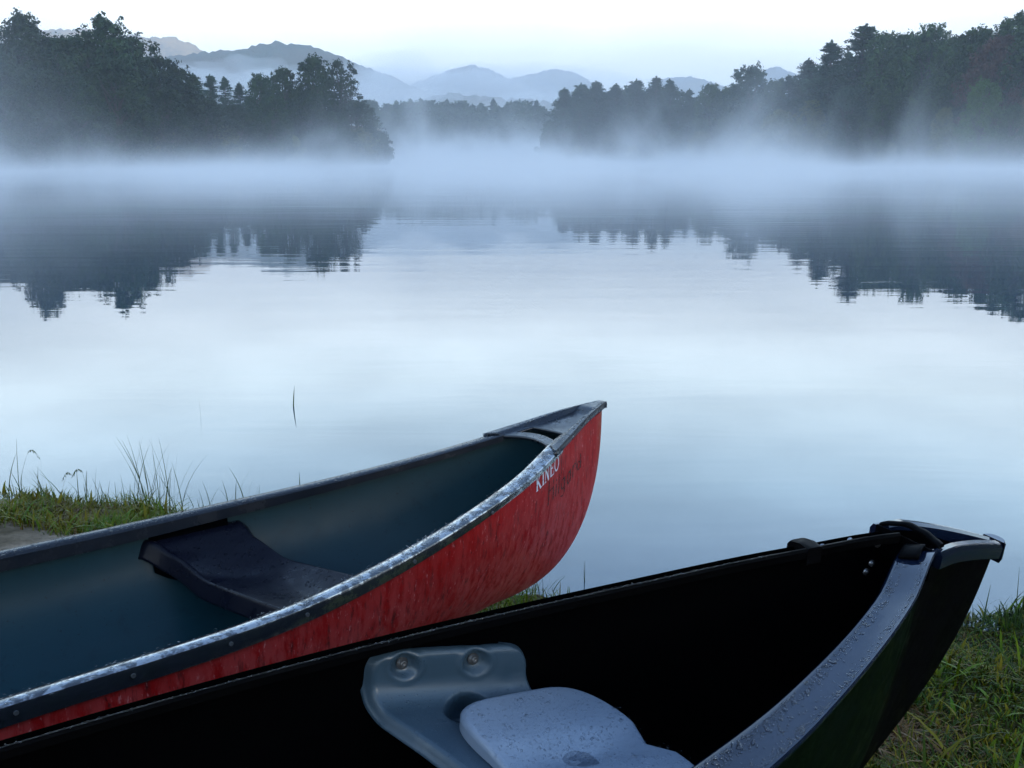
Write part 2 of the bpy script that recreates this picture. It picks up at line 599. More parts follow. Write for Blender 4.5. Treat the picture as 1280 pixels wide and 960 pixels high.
PROTO = {}
def proto(kind, var, mat):
    key = (kind, var, mat.name)
    if key not in PROTO:
        base = (kind, var)
        if base not in PROTO:
            PROTO[base] = tree_meshes(kind, var * 13 + len(kind), 24.0 if kind != "shrub" else 7.0)
        tr, cr_ = PROTO[base]
        c2 = cr_.copy()
        c2.materials.clear()
        c2.materials.append(mat)
        if not tr.materials:
            tr.materials.append(BARK)
        PROTO[key] = (tr, c2)
    return PROTO[key]

trg = random.Random(5)
def plant_tree(name, px, topy, d, kind, mat, var, label, cat, group, wide=1.0):
    x, y = az_point(px, d)
    gz = float(ground_h(np.array([x]), np.array([y]), False)[0])
    gz = max(gz, WATER_Z - 0.05)
    r = ray(px, topy)
    ztop = CAMZ + r[2] / math.hypot(r[0], r[1]) * d
    H = max(ztop - gz, 2.0)
    s = H / (24.0 if kind != "shrub" else 7.0)
    tr, cr_ = proto(kind, var, mat)
    root = empty(name, loc=(x, y, gz))
    root.rotation_euler = (0, 0, trg.uniform(0, 6.28))
    root.scale = (s * wide, s * wide, s)
    tag(root, label, cat, group)
    for nm, me in (("trunk", tr), ("crown", cr_)):
        o = bpy.data.objects.new(nm, me)
        C.objects.link(o)
        o.parent = root
    return root

GL, GR = "trees on the left bank of the misty lake", "trees on the right bank of the misty lake"
L_DEC = "dark leafy tree packed into the left wood behind the mist"
L_PINE = "small pine in the gap of the left wood with pale hill showing behind"
LEFT = [
    (-75, 44, 170, "broad", LEAF, 1, L_DEC, 1.0), (-30, 60, 166, "broad", LEAF, 2, L_DEC, 1.0), (12, 62, 165, "broad", LEAF, 3, L_DEC, 1.0),
    (45, 14, 174, "oak", LEAF, 1, "very tall leafy tree at far left whose rounded heads top the wood", 0.95),
    (86, 40, 172, "broad", LEAF, 2, L_DEC, 1.0), (112, 46, 178, "broad", LEAF, 1, L_DEC, 1.0),
    (141, 19, 174, "oak", LEAF, 2, "tall dark tree of the left wood with open knobbly crown and leaning head", 0.95),
    (172, 42, 180, "oak", LEAF, 3, "dark tree of the left wood just below the sunlit ridge, sloping right shoulder", 1.0),
    (150, 70, 168, "broad", LEAF, 3, L_DEC, 1.0), (205, 66, 184, "broad", LEAF, 2, L_DEC, 1.0), (228, 84, 188, "broad", LEAF, 1, L_DEC, 1.0),
    (248, 94, 200, "pine", NEEDLE, 1, L_PINE, 1.3), (268, 95, 207, "pine", NEEDLE, 2, L_PINE, 1.25), (287, 98, 210, "pine", NEEDLE, 3, L_PINE, 1.2), (304, 105, 212, "pine", NEEDLE, 1, L_PINE, 1.1),
    (330, 90, 200, "broad", LEAF, 3, L_DEC, 0.75), (361, 82, 203, "broad", LEAF, 2, L_DEC, 0.75),
    (396, 68, 204, "oak", LEAF, 1, "tall full tree just left of the see-through tree on the left point", 0.85),
    (432, 72, 208, "sparse", LEAF, 1, "thin see-through tree near the tip of the left point, sky between its leaves", 0.9),
    (448, 124, 203, "broad", LEAF, 3, "low round tree at the water end of the left point", 1.25),
    (474, 165, 211, "shrub", LEAF, 2, "last small bush beyond the round tree on the left point", 1.0),
    (345, 118, 190, "broad", LEAF, 1, L_DEC, 1.0), (300, 128, 186, "broad", LEAF, 2, L_DEC, 1.0), (392, 120, 195, "broad", LEAF, 3, L_DEC, 1.1), (262, 122, 182, "broad", LEAF, 3, L_DEC, 1.1),
    (215, 108, 176, "broad", LEAF, 1, L_DEC, 1.1), (420, 138, 200, "broad", LEAF, 2, L_DEC, 1.1), (100, 92, 167, "broad", LEAF, 3, L_DEC, 1.1), (40, 84, 166, "broad", LEAF, 2, L_DEC, 1.1),
]
for px, ty, d, k, mt, var, lab, wd in LEFT:
    plant_tree("pine_tree" if k == "pine" else "leafy_tree", px, ty, d, k, mt, var, lab, "tree", GL, wd)
L_SH = "low bush at the foot of the left wood, half sunk in mist"
for i, px in enumerate(range(-40, 470, 27)):
    D = float(np.interp(px, LAKE_PX, LAKE_D))
    plant_tree("waterside_bush", px + trg.uniform(-7, 7), trg.uniform(158, 186), D + 2, "shrub", (LEAF, LEAF_OLIVE)[i % 3 == 0], i % 3 + 1, L_SH, "bush", "bushes at the foot of the left wood", 1.0)

R_PINE = "hazy grey-green pine in the even row along the right shore"
R_DEC = "hazy leafy tree on the high right bank"
RIGHT = [
    (686, 150, 340, "broad", LEAF_MID, 1, "low tree at the far misty left tip of the right wood", 0.9),
    (704, 112, 338, "pine", NEEDLE, 1, R_PINE, 1.5), (724, 106, 334, "pine", NEEDLE, 2, R_PINE, 1.55), (746, 103, 330, "pine", NEEDLE, 3, R_PINE, 1.55), (768, 107, 322, "pine", NEEDLE, 1, R_PINE, 1.55),
    (792, 101, 316, "pine", NEEDLE, 2, R_PINE, 1.55), (817, 98, 308, "pine", NEEDLE, 3, R_PINE, 1.5), (836, 101, 302, "pine", NEEDLE, 1, R_PINE, 1.4), (858, 113, 296, "pine", NEEDLE, 2, R_PINE, 1.35),
    (884, 102, 284, "broad", LEAF_MID, 2, "dark rounded tree just left of the big cone-shaped tree", 0.75),
    (932, 80, 262, "broad", NEEDLE, 1, "big cone-shaped tree standing above the middle of the right wood", 0.95),
    (912, 104, 280, "broad", LEAF_MID, 3, R_DEC, 0.9), (962, 98, 262, "broad", LEAF_MID, 2, R_DEC, 0.9),
    (984, 96, 246, "pine", NEEDLE, 3, "smaller pine on the sloping left edge of the tall right pines", 1.5), (1004, 76, 238, "pine", NEEDLE, 1, "leaning pine with clear gaps on the left shoulder of the tall right pines", 1.5),
    (1032, 54, 228, "pine", NEEDLE, 2, "tall layered pine left of the highest right pine", 1.6), (1066, 35, 222, "pine", NEEDLE, 3, "highest broad-topped pine of the right wood", 1.7),
    (1096, 38, 220, "broad", LEAF_MID, 1, R_DEC, 0.8), (1124, 36, 216, "broad", LEAF_MID, 2, R_DEC, 0.8), (1152, 28, 214, "broad", LEAF_MID, 3, R_DEC, 0.8), (1180, 44, 210, "broad", LEAF_MID, 1, R_DEC, 0.9),
    (1206, 30, 206, "broad", LEAF_MID, 2, R_DEC, 0.85), (1236, 42, 196, "broad", LEAF_RUST, 3, "rusty brown autumn tree above the bright green one on the right", 0.8),
    (1262, 14, 200, "broad", LEAF_MID, 1, R_DEC, 0.9), (1292, 4, 196, "oak", LEAF_MID, 2, R_DEC, 1.0), (1335, 8, 190, "broad", LEAF_MID, 3, R_DEC, 1.0), (1385, 20, 184, "broad", LEAF_MID, 1, R_DEC, 1.0),
    (1056, 104, 214, "broad", NEEDLE, 2, "darkest green tree below the tall pines of the right wood", 0.9),
    (1012, 124, 220, "broad", LEAF_OLIVE, 3, "olive yellow tree at the foot of the right pines", 0.8), (975, 138, 234, "shrub", LEAF_OLIVE, 1, "olive bush left of the olive yellow tree", 1.0),
    (1100, 110, 208, "broad", LEAF_MID, 3, R_DEC, 0.9), (1145, 118, 200, "broad", LEAF_MID, 1, R_DEC, 0.9), (1176, 132, 196, "broad", LEAF_OLIVE, 2, "dull olive tree beside the bright green one on the right", 0.7),
    (1222, 98, 187, "broad", LEAF_GREEN, 1, "bright green tree standing out near the right edge", 0.85),
    (1281, 108, 186, "broad", LEAF_RUST, 2, "reddish tree cut by the right edge of the view", 0.6), (1262, 130, 184, "broad", LEAF_MID, 3, R_DEC, 0.8),
]
for px, ty, d, k, mt, var, lab, wd in RIGHT:
    nm = "pine_tree" if k == "pine" else ("waterside_bush" if k == "shrub" else "leafy_tree")
    plant_tree(nm, px, ty, d, k, mt, var, lab, "bush" if k == "shrub" else "tree", GR, wd)
R_SH = "low bush along the foot of the right wood, half sunk in mist"
for i, px in enumerate(range(690, 1300, 26)):
    D = float(np.interp(px, LAKE_PX, LAKE_D))
    plant_tree("waterside_bush", px + trg.uniform(-7, 7), trg.uniform(156, 184), D + 2, "shrub", (LEAF, LEAF_OLIVE, LEAF)[i % 3], i % 3 + 1, R_SH, "bush", "bushes at the foot of the right wood", 1.0)

def forest(name, rows, seed):
    """A wood that reads as one mass: whole trees merged into one mesh."""
    rg = random.Random(seed)
    tv, tf = [], []
    n0 = 0
    for px, ty, d in rows:
        x, y = az_point(px, d)
        gz = max(float(ground_h(np.array([x]), np.array([y]), False)[0]), WATER_Z)
        r = ray(px, ty)
        H = max(CAMZ + r[2] / math.hypot(r[0], r[1]) * d - gz, 4)
        kind = rg.choice(("broad", "broad", "pine"))
        me = proto(kind, rg.randint(1, 3), LEAF)[1]
        co = np.empty(len(me.vertices) * 3)
        me.vertices.foreach_get("co", co)
        co = co.reshape(-1, 4, 3)
        idx = np.array(rg.sample(range(len(co)), len(co) // 4))
        c = co[idx]
        ctr = c.mean(1, keepdims=True)
        c = ctr + (c - ctr) * 1.9
        a = rg.uniform(0, 6.28)
        s = H / 24.0
        rot = np.array([[math.cos(a), -math.sin(a), 0], [math.sin(a), math.cos(a), 0], [0, 0, 1]])
        c = (c.reshape(-1, 3) @ rot.T) * np.array([s * 1.1, s * 1.1, s]) + np.array([x, y, gz])
        tv.append(c)
        tf.append(np.arange(n0, n0 + len(c)).reshape(-1, 4))
        n0 += len(c)
    o = mesh_obj(name, np.concatenate(tv), np.concatenate(tf), LEAF, smooth=False)
    tag(o, kind="stuff")
    return o

frg = random.Random(9)
o = forest("forest", [(px + frg.uniform(-4, 4), frg.uniform(124, 140), frg.uniform(480, 540)) for px in range(450, 724, 5)] +
           [(px + frg.uniform(-4, 4), frg.uniform(140, 165), frg.uniform(472, 480)) for px in range(478, 692, 7)], 3)
tag(o, "blue misty wood across the end of the lake, between both banks", "wood")
o = forest("forest", [(px, float(np.interp(px, [-80, 45, 140, 200, 240, 300, 360, 420, 440], [60, 52, 58, 92, 118, 126, 112, 112, 140])) + frg.uniform(-4, 8), float(np.interp(px, LAKE_PX, LAKE_D)) + frg.uniform(20, 38)) for px in range(-80, 436, 14)], 4)
tag(o, "dark depth of the wood behind the front trees of the left bank", "wood")
o = forest("forest", [(px, float(np.interp(px, [700, 790, 850, 960, 1040, 1120, 1280, 1380], [114, 107, 114, 106, 74, 52, 36, 28])) + frg.uniform(-4, 8), float(np.interp(px, LAKE_PX, LAKE_D)) + frg.uniform(22, 45)) for px in range(704, 1390, 14)], 5)
tag(o, "hazy depth of the wood behind the front trees of the right bank", "wood")

# a house half hidden in the gap of the left wood
def build_house():
    x, y = az_point(293, 217)
    gz = float(ground_h(np.array([x]), np.array([y]), False)[0])
    r = ray(293, 137)
    top = CAMZ + r[2] / math.hypot(r[0], r[1]) * 217
    root = empty("house", loc=(x, y, gz))
    root.rotation_euler = (0, 0, R(25))
    tag(root, "small pale pinkish house with dark roof peeping from the gap in the left wood", "house")
    h = top - gz - 1.4
    wall = simple("pale_render", (0.42, 0.34, 0.33), 0.9, 0.2)
    roofm = simple("dark_roofing", (0.06, 0.05, 0.055), 0.8, 0.3)
    glass = simple("dark_window_glass", (0.02, 0.025, 0.03), 0.1, 0.5)
    b = MB()
    w, dp = 3.0, 2.4
    b.add([(-w, -dp, -1), (w, -dp, -1), (w, dp, -1), (-w, dp, -1), (-w, -dp, h), (w, -dp, h), (w, dp, h), (-w, dp, h), (-w, 0, h + 1.25), (w, 0, h + 1.25)],
          [(0, 1, 5, 4), (2, 3, 7, 6), (1, 2, 6, 9, 5), (3, 0, 4, 8, 7)])
    b.build("wall", wall, root, False)
    rf = MB()
    for s in (-1, 1):
        p = [(-w - .4, s * (dp + .45), h - .2), (w + .4, s * (dp + .45), h - .2), (w + .4, 0, h + 1.4), (-w - .4, 0, h + 1.4)]
        q = [(a, c, d + .14) for a, c, d in p]
        rf.add(p + q, [(0, 1, 2, 3), (4, 5, 6, 7), (0, 1, 5, 4), (1, 2, 6, 5), (2, 3, 7, 6), (3, 0, 4, 7)])
    rf.build("roof", roofm, root, False)
    for cx in (-1.5, 1.4):
        wb = MB()
        wb.add([(cx - .5, -dp - .05, h - 1.9), (cx + .5, -dp - .05, h - 1.9), (cx + .5, -dp - .05, h - .6), (cx - .5, -dp - .05, h - .6),
                (cx - .5, -dp + .05, h - 1.9), (cx + .5, -dp + .05, h - 1.9), (cx + .5, -dp + .05, h - .6), (cx - .5, -dp + .05, h - .6)],
               [(0, 1, 2, 3), (0, 1, 5, 4), (1, 2, 6, 5), (2, 3, 7, 6), (3, 0, 4, 7)])
        wb.build("window", glass, root, False)
build_house()

# ------------------------------------------------------------------ air: haze and mist
def box_mesh(name, lo, hi, mat):
    x0, y0, z0 = lo
    x1, y1, z1 = hi
    v = [(x0, y0, z0), (x1, y0, z0), (x1, y1, z0), (x0, y1, z0), (x0, y0, z1), (x1, y0, z1), (x1, y1, z1), (x0, y1, z1)]
    f = [(0, 3, 2, 1), (4, 5, 6, 7), (0, 1, 5, 4), (1, 2, 6, 5), (2, 3, 7, 6), (3, 0, 4, 7)]
    return mesh_obj(name, v, f, mat, smooth=False)

def build_air():
    m = bpy.data.materials.new("pale_haze")
    m.use_nodes = True
    t = m.node_tree
    t.nodes.clear()
    out = node(t, "ShaderNodeOutputMaterial")
    pv = node(t, "ShaderNodeVolumePrincipled")
    pv.inputs["Color"].default_value = (0.92, 0.96, 1.0, 1)
    pv.inputs["Density"].default_value = 0.00043
    pv.inputs["Anisotropy"].default_value = 0.2
    t.links.new(pv.outputs[0], out.inputs["Volume"])
    o = box_mesh("haze", (-3300, -2700, -6), (3300, 4300, 288), m)
    tag(o, kind="stuff")
    # ground mist on the lake: thick low layer rising in wisps before the far trees
    m = bpy.data.materials.new("lake_mist")
    m.use_nodes = True
    t = m.node_tree
    t.nodes.clear()
    out = node(t, "ShaderNodeOutputMaterial")
    pv = node(t, "ShaderNodeVolumePrincipled")
    pv.inputs["Color"].default_value = (1.0, 0.99, 0.975, 1)
    pv.inputs["Anisotropy"].default_value = 0.1
    tcn = node(t, "ShaderNodeTexCoord")
    sp = node(t, "ShaderNodeSeparateXYZ")
    t.links.new(tcn.outputs["Object"], sp.inputs[0])
    h = math_n(t, 'ADD', sp.outputs[2], -WATER_Z)
    n1 = noise_tex(t, coords(t, (0.060, 0.022, 0.035)), 1.0, 4, 0.6, 0.8)
    n2 = noise_tex(t, coords(t, (0.055, 0.03, 0.08)), 1.0, 3, 0.6)
    n3 = noise_tex(t, coords(t, (0.012, 0.012, 0.0)), 1.0, 2, 0.5)
    reach = math_n(t, 'MULTIPLY', mapr(t, n1, 0.485, 0.71, 0.0, 1.0), mapr(t, n3, 0.35, 0.65, 1.6, 5.4))
    hs = math_n(t, 'ADD', math_n(t, 'ADD', 0.68, reach), mapr(t, sp.outputs[1], 270, 450, 0.0, 3.5, True))
    dens = math_n(t, 'EXPONENT', math_n(t, 'MULTIPLY', math_n(t, 'DIVIDE', h, hs), -1.0))
    dens = math_n(t, 'MULTIPLY', dens, mapr(t, sp.outputs[1], 6, 50, 0.0, 1.0, True))
    dens = math_n(t, 'MULTIPLY', dens, mapr(t, n2, 0.38, 0.62, 0.10, 1.8))
    dens = math_n(t, 'MULTIPLY', dens, mapr(t, sp.outputs[2], 18, 38, 1.0, 0.0))
    dens = math_n(t, 'MULTIPLY', dens, 0.040)
    t.links.new(dens, pv.inputs["Density"])
    t.links.new(pv.outputs[0], out.inputs["Volume"])
    o = box_mesh("mist", (-210, 7, -1.3), (230, 460, 38), m)
    tag(o, "white mist lying on the lake and rising in wisps before the far trees", "mist", kind="stuff")
    # shreds of low cloud hanging before the hills
    m = bpy.data.materials.new("low_cloud")
    m.use_nodes = True
    t = m.node_tree
    t.nodes.clear()
    out = node(t, "ShaderNodeOutputMaterial")
    pv = node(t, "ShaderNodeVolumePrincipled")
    pv.inputs["Color"].default_value = (0.96, 0.98, 1.0, 1)
    pv.inputs["Density"].default_value = 0.0055
    t.links.new(pv.outputs[0], out.inputs["Volume"])
    for i, (px, py, d, rx, ry, rz) in enumerate(((318, 104, 800, 36, 60, 17), (372, 116, 900, 58, 60, 20), (440, 112, 930, 60, 60, 24), (500, 106, 980, 50, 60, 30), (565, 118, 1000, 95, 60, 26), (665, 114, 1000, 100, 60, 26), (240, 108, 760, 34, 50, 14), (478, 140, 620, 40, 40, 15), (585, 143, 640, 52, 40, 15), (690, 142, 640, 44, 40, 15))):
        x, y = az_point(px, d)
        r = ray(px, py)
        zc = CAMZ + r[2] / math.hypot(r[0], r[1]) * d
        bm = bmesh.new()
        bmesh.ops.create_icosphere(bm, subdivisions=4, radius=1)
        for v in bm.verts:
            k = 1 + 0.45 * noise.noise(v.co * 1.6 + Vector((i * 5.0, 0, 0))) + 0.25 * noise.noise(v.co * 4 + Vector((i * 3.0, 1, 0)))
            v.co = Vector((v.co.x * rx * k, v.co.y * ry * k, v.co.z * rz * k))
        me = bpy.data.meshes.new("mist")
        bm.to_mesh(me)
        bm.free()
        me.materials.append(m)
        o = bpy.data.objects.new("mist", me)
        C.objects.link(o)
        o.location = (x, y, zc)
        tag(o, "white shred of low cloud drifting before the far hills", "mist", "low cloud before the hills", "stuff")
build_air()

# ------------------------------------------------------------------ canoes
KN = np.array([0, .08, .2, .35, .6, 1.0, 1.6, 2.3])

def herm(y, s):
    h = np.diff(KN)
    d = np.diff(y) / h
    m = np.empty_like(y)
    m[1:-1] = (d[:-1] * h[1:] + d[1:] * h[:-1]) / (h[1:] + h[:-1])
    m[0], m[-1] = d[0], 0
    i = min(max(int(np.searchsorted(KN, s, side='right')) - 1, 0), len(h) - 1)
    t = min((s - KN[i]) / h[i], 1.0)
    return (2*t**3-3*t**2+1)*y[i] + (t**3-2*t**2+t)*h[i]*m[i] + (-2*t**3+3*t**2)*y[i+1] + (t**3-t**2)*h[i]*m[i+1]

class Canoe:
    """Local frame: s metres back from the bow tip, y metres to the far (+) or near (-) side, z up; k scales the fitted knots."""
    def __init__(c, name, tip, yaw, roll, w, z, k, st, stp, depth, extra, half, nb, nm):
        c.k, c.w, c.z, c.st, c.stp, c.depth, c.extra, c.half, c.nb, c.nm = k, np.array(w), np.array(z), st, stp, depth, extra, half, nb, nm
        c.skew = 0.0
        c.base = Vector((half, 0, -depth - extra))
        M = Matrix.Translation(tip) @ Matrix.Rotation(yaw + math.pi, 4, 'Z') @ Matrix.Rotation(-roll, 4, 'X')
        c.M = M
        c.root = empty(name, M @ Matrix.Translation(c.base))
    def fold(c, s):
        return min(max(s, 0), 2 * c.half - s)
    def W(c, s):
        return max(herm(c.w, c.fold(s) / c.k) * c.k, 0.006)
    def Z(c, s):
        return herm(c.z, c.fold(s) / c.k) * c.k
    def keel(c, s):
        s = c.fold(s)
        if s < c.st:
            q = max(1 - s / c.st, 0.0)
            cs = q ** (1 / c.stp)
            return -0.02 - (c.depth - 0.02) * math.sqrt(max(1 - cs * cs, 0))
        return -c.depth - c.extra * (1 - math.exp(-(s - c.st) / 0.7))
    def n(c, s):
        return c.nb + (c.nm - c.nb) * float(smooth01(0.1, 1.6, c.fold(s)))
    def y_at(c, s, z, ins=0.0):
        zg, zk, w, n = c.Z(s), c.keel(s) + ins, max(c.W(s) - ins, 0.002), c.n(s)
        d = min(max((zg - z) / max(zg - zk, 1e-3), 0), 1)
        return w * (1 - d ** n) ** (1 / n)
    def skin(c, s, t, ins=0.0, drop=0.0):
        """t -1..1 round the section from the near to the far gunwale."""
        zg, zk, w, n = c.Z(s) - drop, c.keel(s) + ins, max(c.W(s) - ins, 0.001), c.n(s)
        zk = min(zk, zg - 0.002)
        th = (1 - abs(t)) * math.pi / 2
        y = w * math.cos(th) ** (2 / n)
        z = zg - (zg - zk) * math.sin(th) ** (2 / n)
        return c.L(s, math.copysign(y, t), z)
    def L(c, s, y, z):
        """To mesh coordinates (right-handed, relative to the root)."""
        return Vector((s, -y, z)) - c.base
    def frame(c, s, side, taper=False):
        e = 0.01
        dw = (c.W(s + e) - c.W(max(s - e, 0))) / (s + e - max(s - e, 0))
        nv = Vector((-dw, 1)).normalized()
        return c.L(s, side * c.W(s), c.Z(s)), Vector((nv.x, -side * nv.y, (c.skew * (1 - float(smooth01(0.30, 1.05, c.fold(s)))) if side < 0 else 0))), Vector((0, 0, 0.5 + 0.5 * float(smooth01(0.3, 1.5, c.fold(s))) if taper else 1))
    def stations(c, n1, n2):
        a = [c.st * (1 - math.cos(math.pi / 2 * i / n1) ** c.stp) for i in range(n1)]
        b = list(np.linspace(c.st, c.half, n2))
        s = a + b
        return s + [2 * c.half - q for q in s[::-1][1:]]
    def shell(c, ins, drop, s0=0.0, nt=33):
        st = [q for q in c.stations(26, 40) if s0 <= q <= 2 * c.half - s0]
        mb = MB()
        mb.grid(len(st), nt, lambda u, v: c.skin(st[int(round(u * (len(st) - 1)))], 2 * v - 1, ins, drop))
        return mb
    def rail(c, prof, s0, s1, side, n=120, taper=False):
        fr = [c.frame(s0 + (s1 - s0) * (i / (n - 1)), side, taper) for i in range(n)]
        mb = MB()
        mb.sweep(prof, fr)
        return mb

def bolt_mb(p, nrm, r=0.006, h=0.004, slot=True):
    nrm = Vector(nrm).normalized()
    a = nrm.orthogonal().normalized()
    b = nrm.cross(a)
    mb = MB()
    n = 12
    rings = [(r * 1.5, -0.002), (r * 1.5, 0.0012), (r, 0.0014), (r * 0.92, h * 0.7), (r * 0.55, h), (r * 0.25, h * 0.6)]
    vs = [Vector(p) + (a * math.cos(2 * math.pi * k / n) + b * math.sin(2 * math.pi * k / n)) * q + nrm * z for q, z in rings for k in range(n)]
    fs = [(i * n + k, i * n + (k + 1) % n, (i + 1) * n + (k + 1) % n, (i + 1) * n + k) for i in range(len(rings) - 1) for k in range(n)]
    fs.append(tuple((len(rings) - 1) * n + k for k in range(n)))
    mb.add(vs, fs)
    return mb

def drop_mesh(mb, p, nrm, r, rg):
    nrm = Vector(nrm).normalized()
    a = nrm.orthogonal().normalized()
    b = nrm.cross(a)
    e = rg.uniform(0.8, 1.25)
    w = rg.uniform(0, 6.28)
    n = 9
    vs = []
    for q, z in ((1.0, -0.05), (0.93, 0.28), (0.62, 0.56), (0.0, 0.70)):
        if q == 0:
            vs.append(Vector(p) + nrm * (z * r))
            break
        for k in range(n):
            th = 2 * math.pi * k / n
            wob = 1 + 0.16 * math.sin(2 * th + w) + 0.08 * math.sin(3 * th + 2 * w)
            vs.append(Vector(p) + (a * math.cos(th) * e + b * math.sin(th) / e) * (r * q * wob) + nrm * (z * r))
    fs = [(i * n + k, i * n + (k + 1) % n, (i + 1) * n + (k + 1) % n, (i + 1) * n + k) for i in range(2) for k in range(n)]
    fs += [(2 * n + k, 2 * n + (k + 1) % n, 3 * n) for k in range(n)]
    mb.add(vs, fs)

# --- canoe materials
def wet_plastic(name, col, rough, ior=1.5, bead=None, grime=None, coat=0.0, var=0.2, spec=0.5, beadd=0.0015, fine=None, rv=0.45, specks=None):
    m, t, b = new_mat(name)
    v = coords(t)
    n = noise_tex(t, v, 5, 6, 0.6)
    c = mixc(t, n, tuple(q * (1 - var) for q in col), tuple(q * (1 + var) for q in col))
    if grime:
        g = noise_tex(t, v, 22, 6, 0.7)
        c = mixc(t, mapr(t, g, 0.55, 0.72, 0, 0.8), c, grime)
    if specks:
        c = mixc(t, mapr(t, noise_tex(t, v, specks[0], 3, 0.6), 0.66, 0.72, 0, 0.85), c, specks[1])
        sc_ = noise_tex(t, coords(t, (3, 14, 40)), 1.0, 5, 0.75)
        c = mixc(t, mapr(t, sc_, 0.62, 0.70, 0, 0.35), c, specks[2])
    t.links.new(c, b.inputs["Base Color"])
    t.links.new(mapr(t, noise_tex(t, v, 14, 5, 0.65), 0.3, 0.7, rough * (1 - rv), rough * (1 + rv)), b.inputs["Roughness"])
    b.inputs["IOR"].default_value = ior
    b.inputs["Specular IOR Level"].default_value = spec
    b.inputs["Coat Weight"].default_value = coat
    b.inputs["Coat Roughness"].default_value = 0.06
    prev = None
    if fine:
        prev = bump(t, None, noise_tex(t, v, fine[0], 4, 0.6), fine[1])
    if bead:
        prev = bump(t, None, bead_height(t, bead, 0.45, 0.35), beadd, prev=prev)
        prev = bump(t, None, bead_height(t, bead * 2.7, 0.45, 0.4), beadd * 0.4, prev=prev)
    if prev is not None:
        t.links.new(prev, b.inputs["Normal"])
    return m

def red_paint():
    m, t, b = new_mat("scuffed_red_hull")
    v = coords(t)
    n1 = noise_tex(t, coords(t, (38, 38, 11)), 1.0, 7, 0.72, 0.25)   # runs
    nb = noise_tex(t, v, 3.5, 5, 0.6)                                 # dusty areas
    n2 = noise_tex(t, v, 55, 5, 0.7)
    n3 = noise_tex(t, coords(t, (22, 22, 4)), 2.5, 5, 0.7)
    c = mixc(t, n2, (0.17, 0.0018, 0.0024), (0.35, 0.0055, 0.005))
    sp = node(t, "ShaderNodeSeparateXYZ")
    tcn = node(t, "ShaderNodeTexCoord")
    t.links.new(tcn.outputs["Object"], sp.inputs[0])
    low = mapr(t, sp.outputs[2], 0.20, 0.46, 1.0, 0.10, True)           # scuffs lie on the bilge
    scuff = math_n(t, 'MULTIPLY', math_n(t, 'MULTIPLY', mapr(t, nb, 0.32, 0.55, 0.25, 1.0), mapr(t, n1, 0.60, 0.46)), low)
    c = mixc(t, math_n(t, 'MULTIPLY', scuff, 0.45), c, (0.46, 0.09, 0.08))
    c = mixc(t, mapr(t, n3, 0.56, 0.68, 0, 0.85), c, (0.07, 0.008, 0.008))
    speck = noise_tex(t, coords(t, (95, 95, 40)), 1.0, 4, 0.7)
    c = mixc(t, math_n(t, 'MULTIPLY', mapr(t, speck, 0.60, 0.66, 0, 0.9), mapr(t, n1, 0.40, 0.6)), c, (0.035, 0.008, 0.008))
    fine = mapr(t, noise_tex(t, coords(t, (60, 60, 18)), 2.0, 4, 0.8), 0.60, 0.70, 0, 0.8)
    c = mixc(t, fine, c, (0.5, 0.2, 0.2))
    stem = mapr(t, sp.outputs[0], -2.645, -2.60, 0.75, 0.0)             # worn brown stem edge
    c = mixc(t, math_n(t, 'MULTIPLY', stem, mapr(t, n2, 0.35, 0.6)), c, (0.20, 0.09, 0.05))
    t.links.new(c, b.inputs["Base Color"])
    t.links.new(mapr(t, n1, 0.3, 0.7, 0.3, 0.55), b.inputs["Roughness"])
    b.inputs["Specular IOR Level"].default_value = 0.12
    bump(t, b, n3, 0.0012, 0.6)
    return m

M_RED = red_paint()
M_TEAL = wet_plastic("teal_lining", (0.0042, 0.024, 0.032), 0.36, 1.5, var=0.2, grime=(0.0025, 0.014, 0.020), spec=0.16, rv=0.12, specks=(85, (0.001, 0.004, 0.006), (0.02, 0.05, 0.06)))
M_RAIL = wet_plastic("wet_black_vinyl", (0.012, 0.014, 0.018), 0.13, 3.0, bead=70, grime=(0.02, 0.022, 0.024), coat=0.8, beadd=0.004)
M_RAIL_DARK = wet_plastic("dimmed_black_vinyl", (0.008, 0.010, 0.014), 0.24, 1.45, bead=70, coat=0.0, beadd=0.005, spec=0.28)  # far rail: near-rail vinyl again, its dimmer light put into colour and shine
def break_sheen(m, scale, lo, hi):
    """Dry patches: the wet shine of the surface comes and goes."""
    t = m.node_tree
    b = t.nodes["Principled BSDF"]
    n = noise_tex(t, coords(t, (1, 1, 1)), scale, 6, 0.75)
    f = mapr(t, n, 0.46, 0.54, lo, hi)
    t.links.new(f, b.inputs["Specular IOR Level"])
    t.links.new(math_n(t, 'MULTIPLY', f, 1.2), b.inputs["Coat Weight"])
break_sheen(M_RAIL, 26, 0.12, 0.60)
M_DECK = wet_plastic("wet_deck_plastic", (0.007, 0.010, 0.016), 0.30, 1.5, bead=85, coat=0.05, beadd=0.012, spec=0.4)
M_SEATB = wet_plastic("black_moulded_seat", (0.003, 0.0035, 0.008), 0.33, 1.45, bead=95, beadd=0.008, coat=0.03, spec=0.10)
M_BLK_OUT = wet_plastic("black_green_hull", (0.0012, 0.0042, 0.0016), 0.5, 1.45, spec=0.04, fine=(60, 0.0008))
M_BLK_BOW = wet_plastic("dull_black_plastic", (0.0009, 0.0009, 0.0011), 0.6, 1.45, spec=0.03)
M_BLK_IN = wet_plastic("black_lining", (0.0006, 0.0006, 0.0008), 0.7, 1.4, spec=0.01)
M_BLK_RAIL = wet_plastic("wet_slate_gunwale", (0.004, 0.008, 0.020), 0.10, 1.62, coat=0.0, fine=(35, 0.0003))
M_GREY = wet_plastic("grey_seat_plastic", (0.029, 0.052, 0.073), 0.40, 1.5, bead=240, beadd=0.0016, var=0.12, spec=0.5)
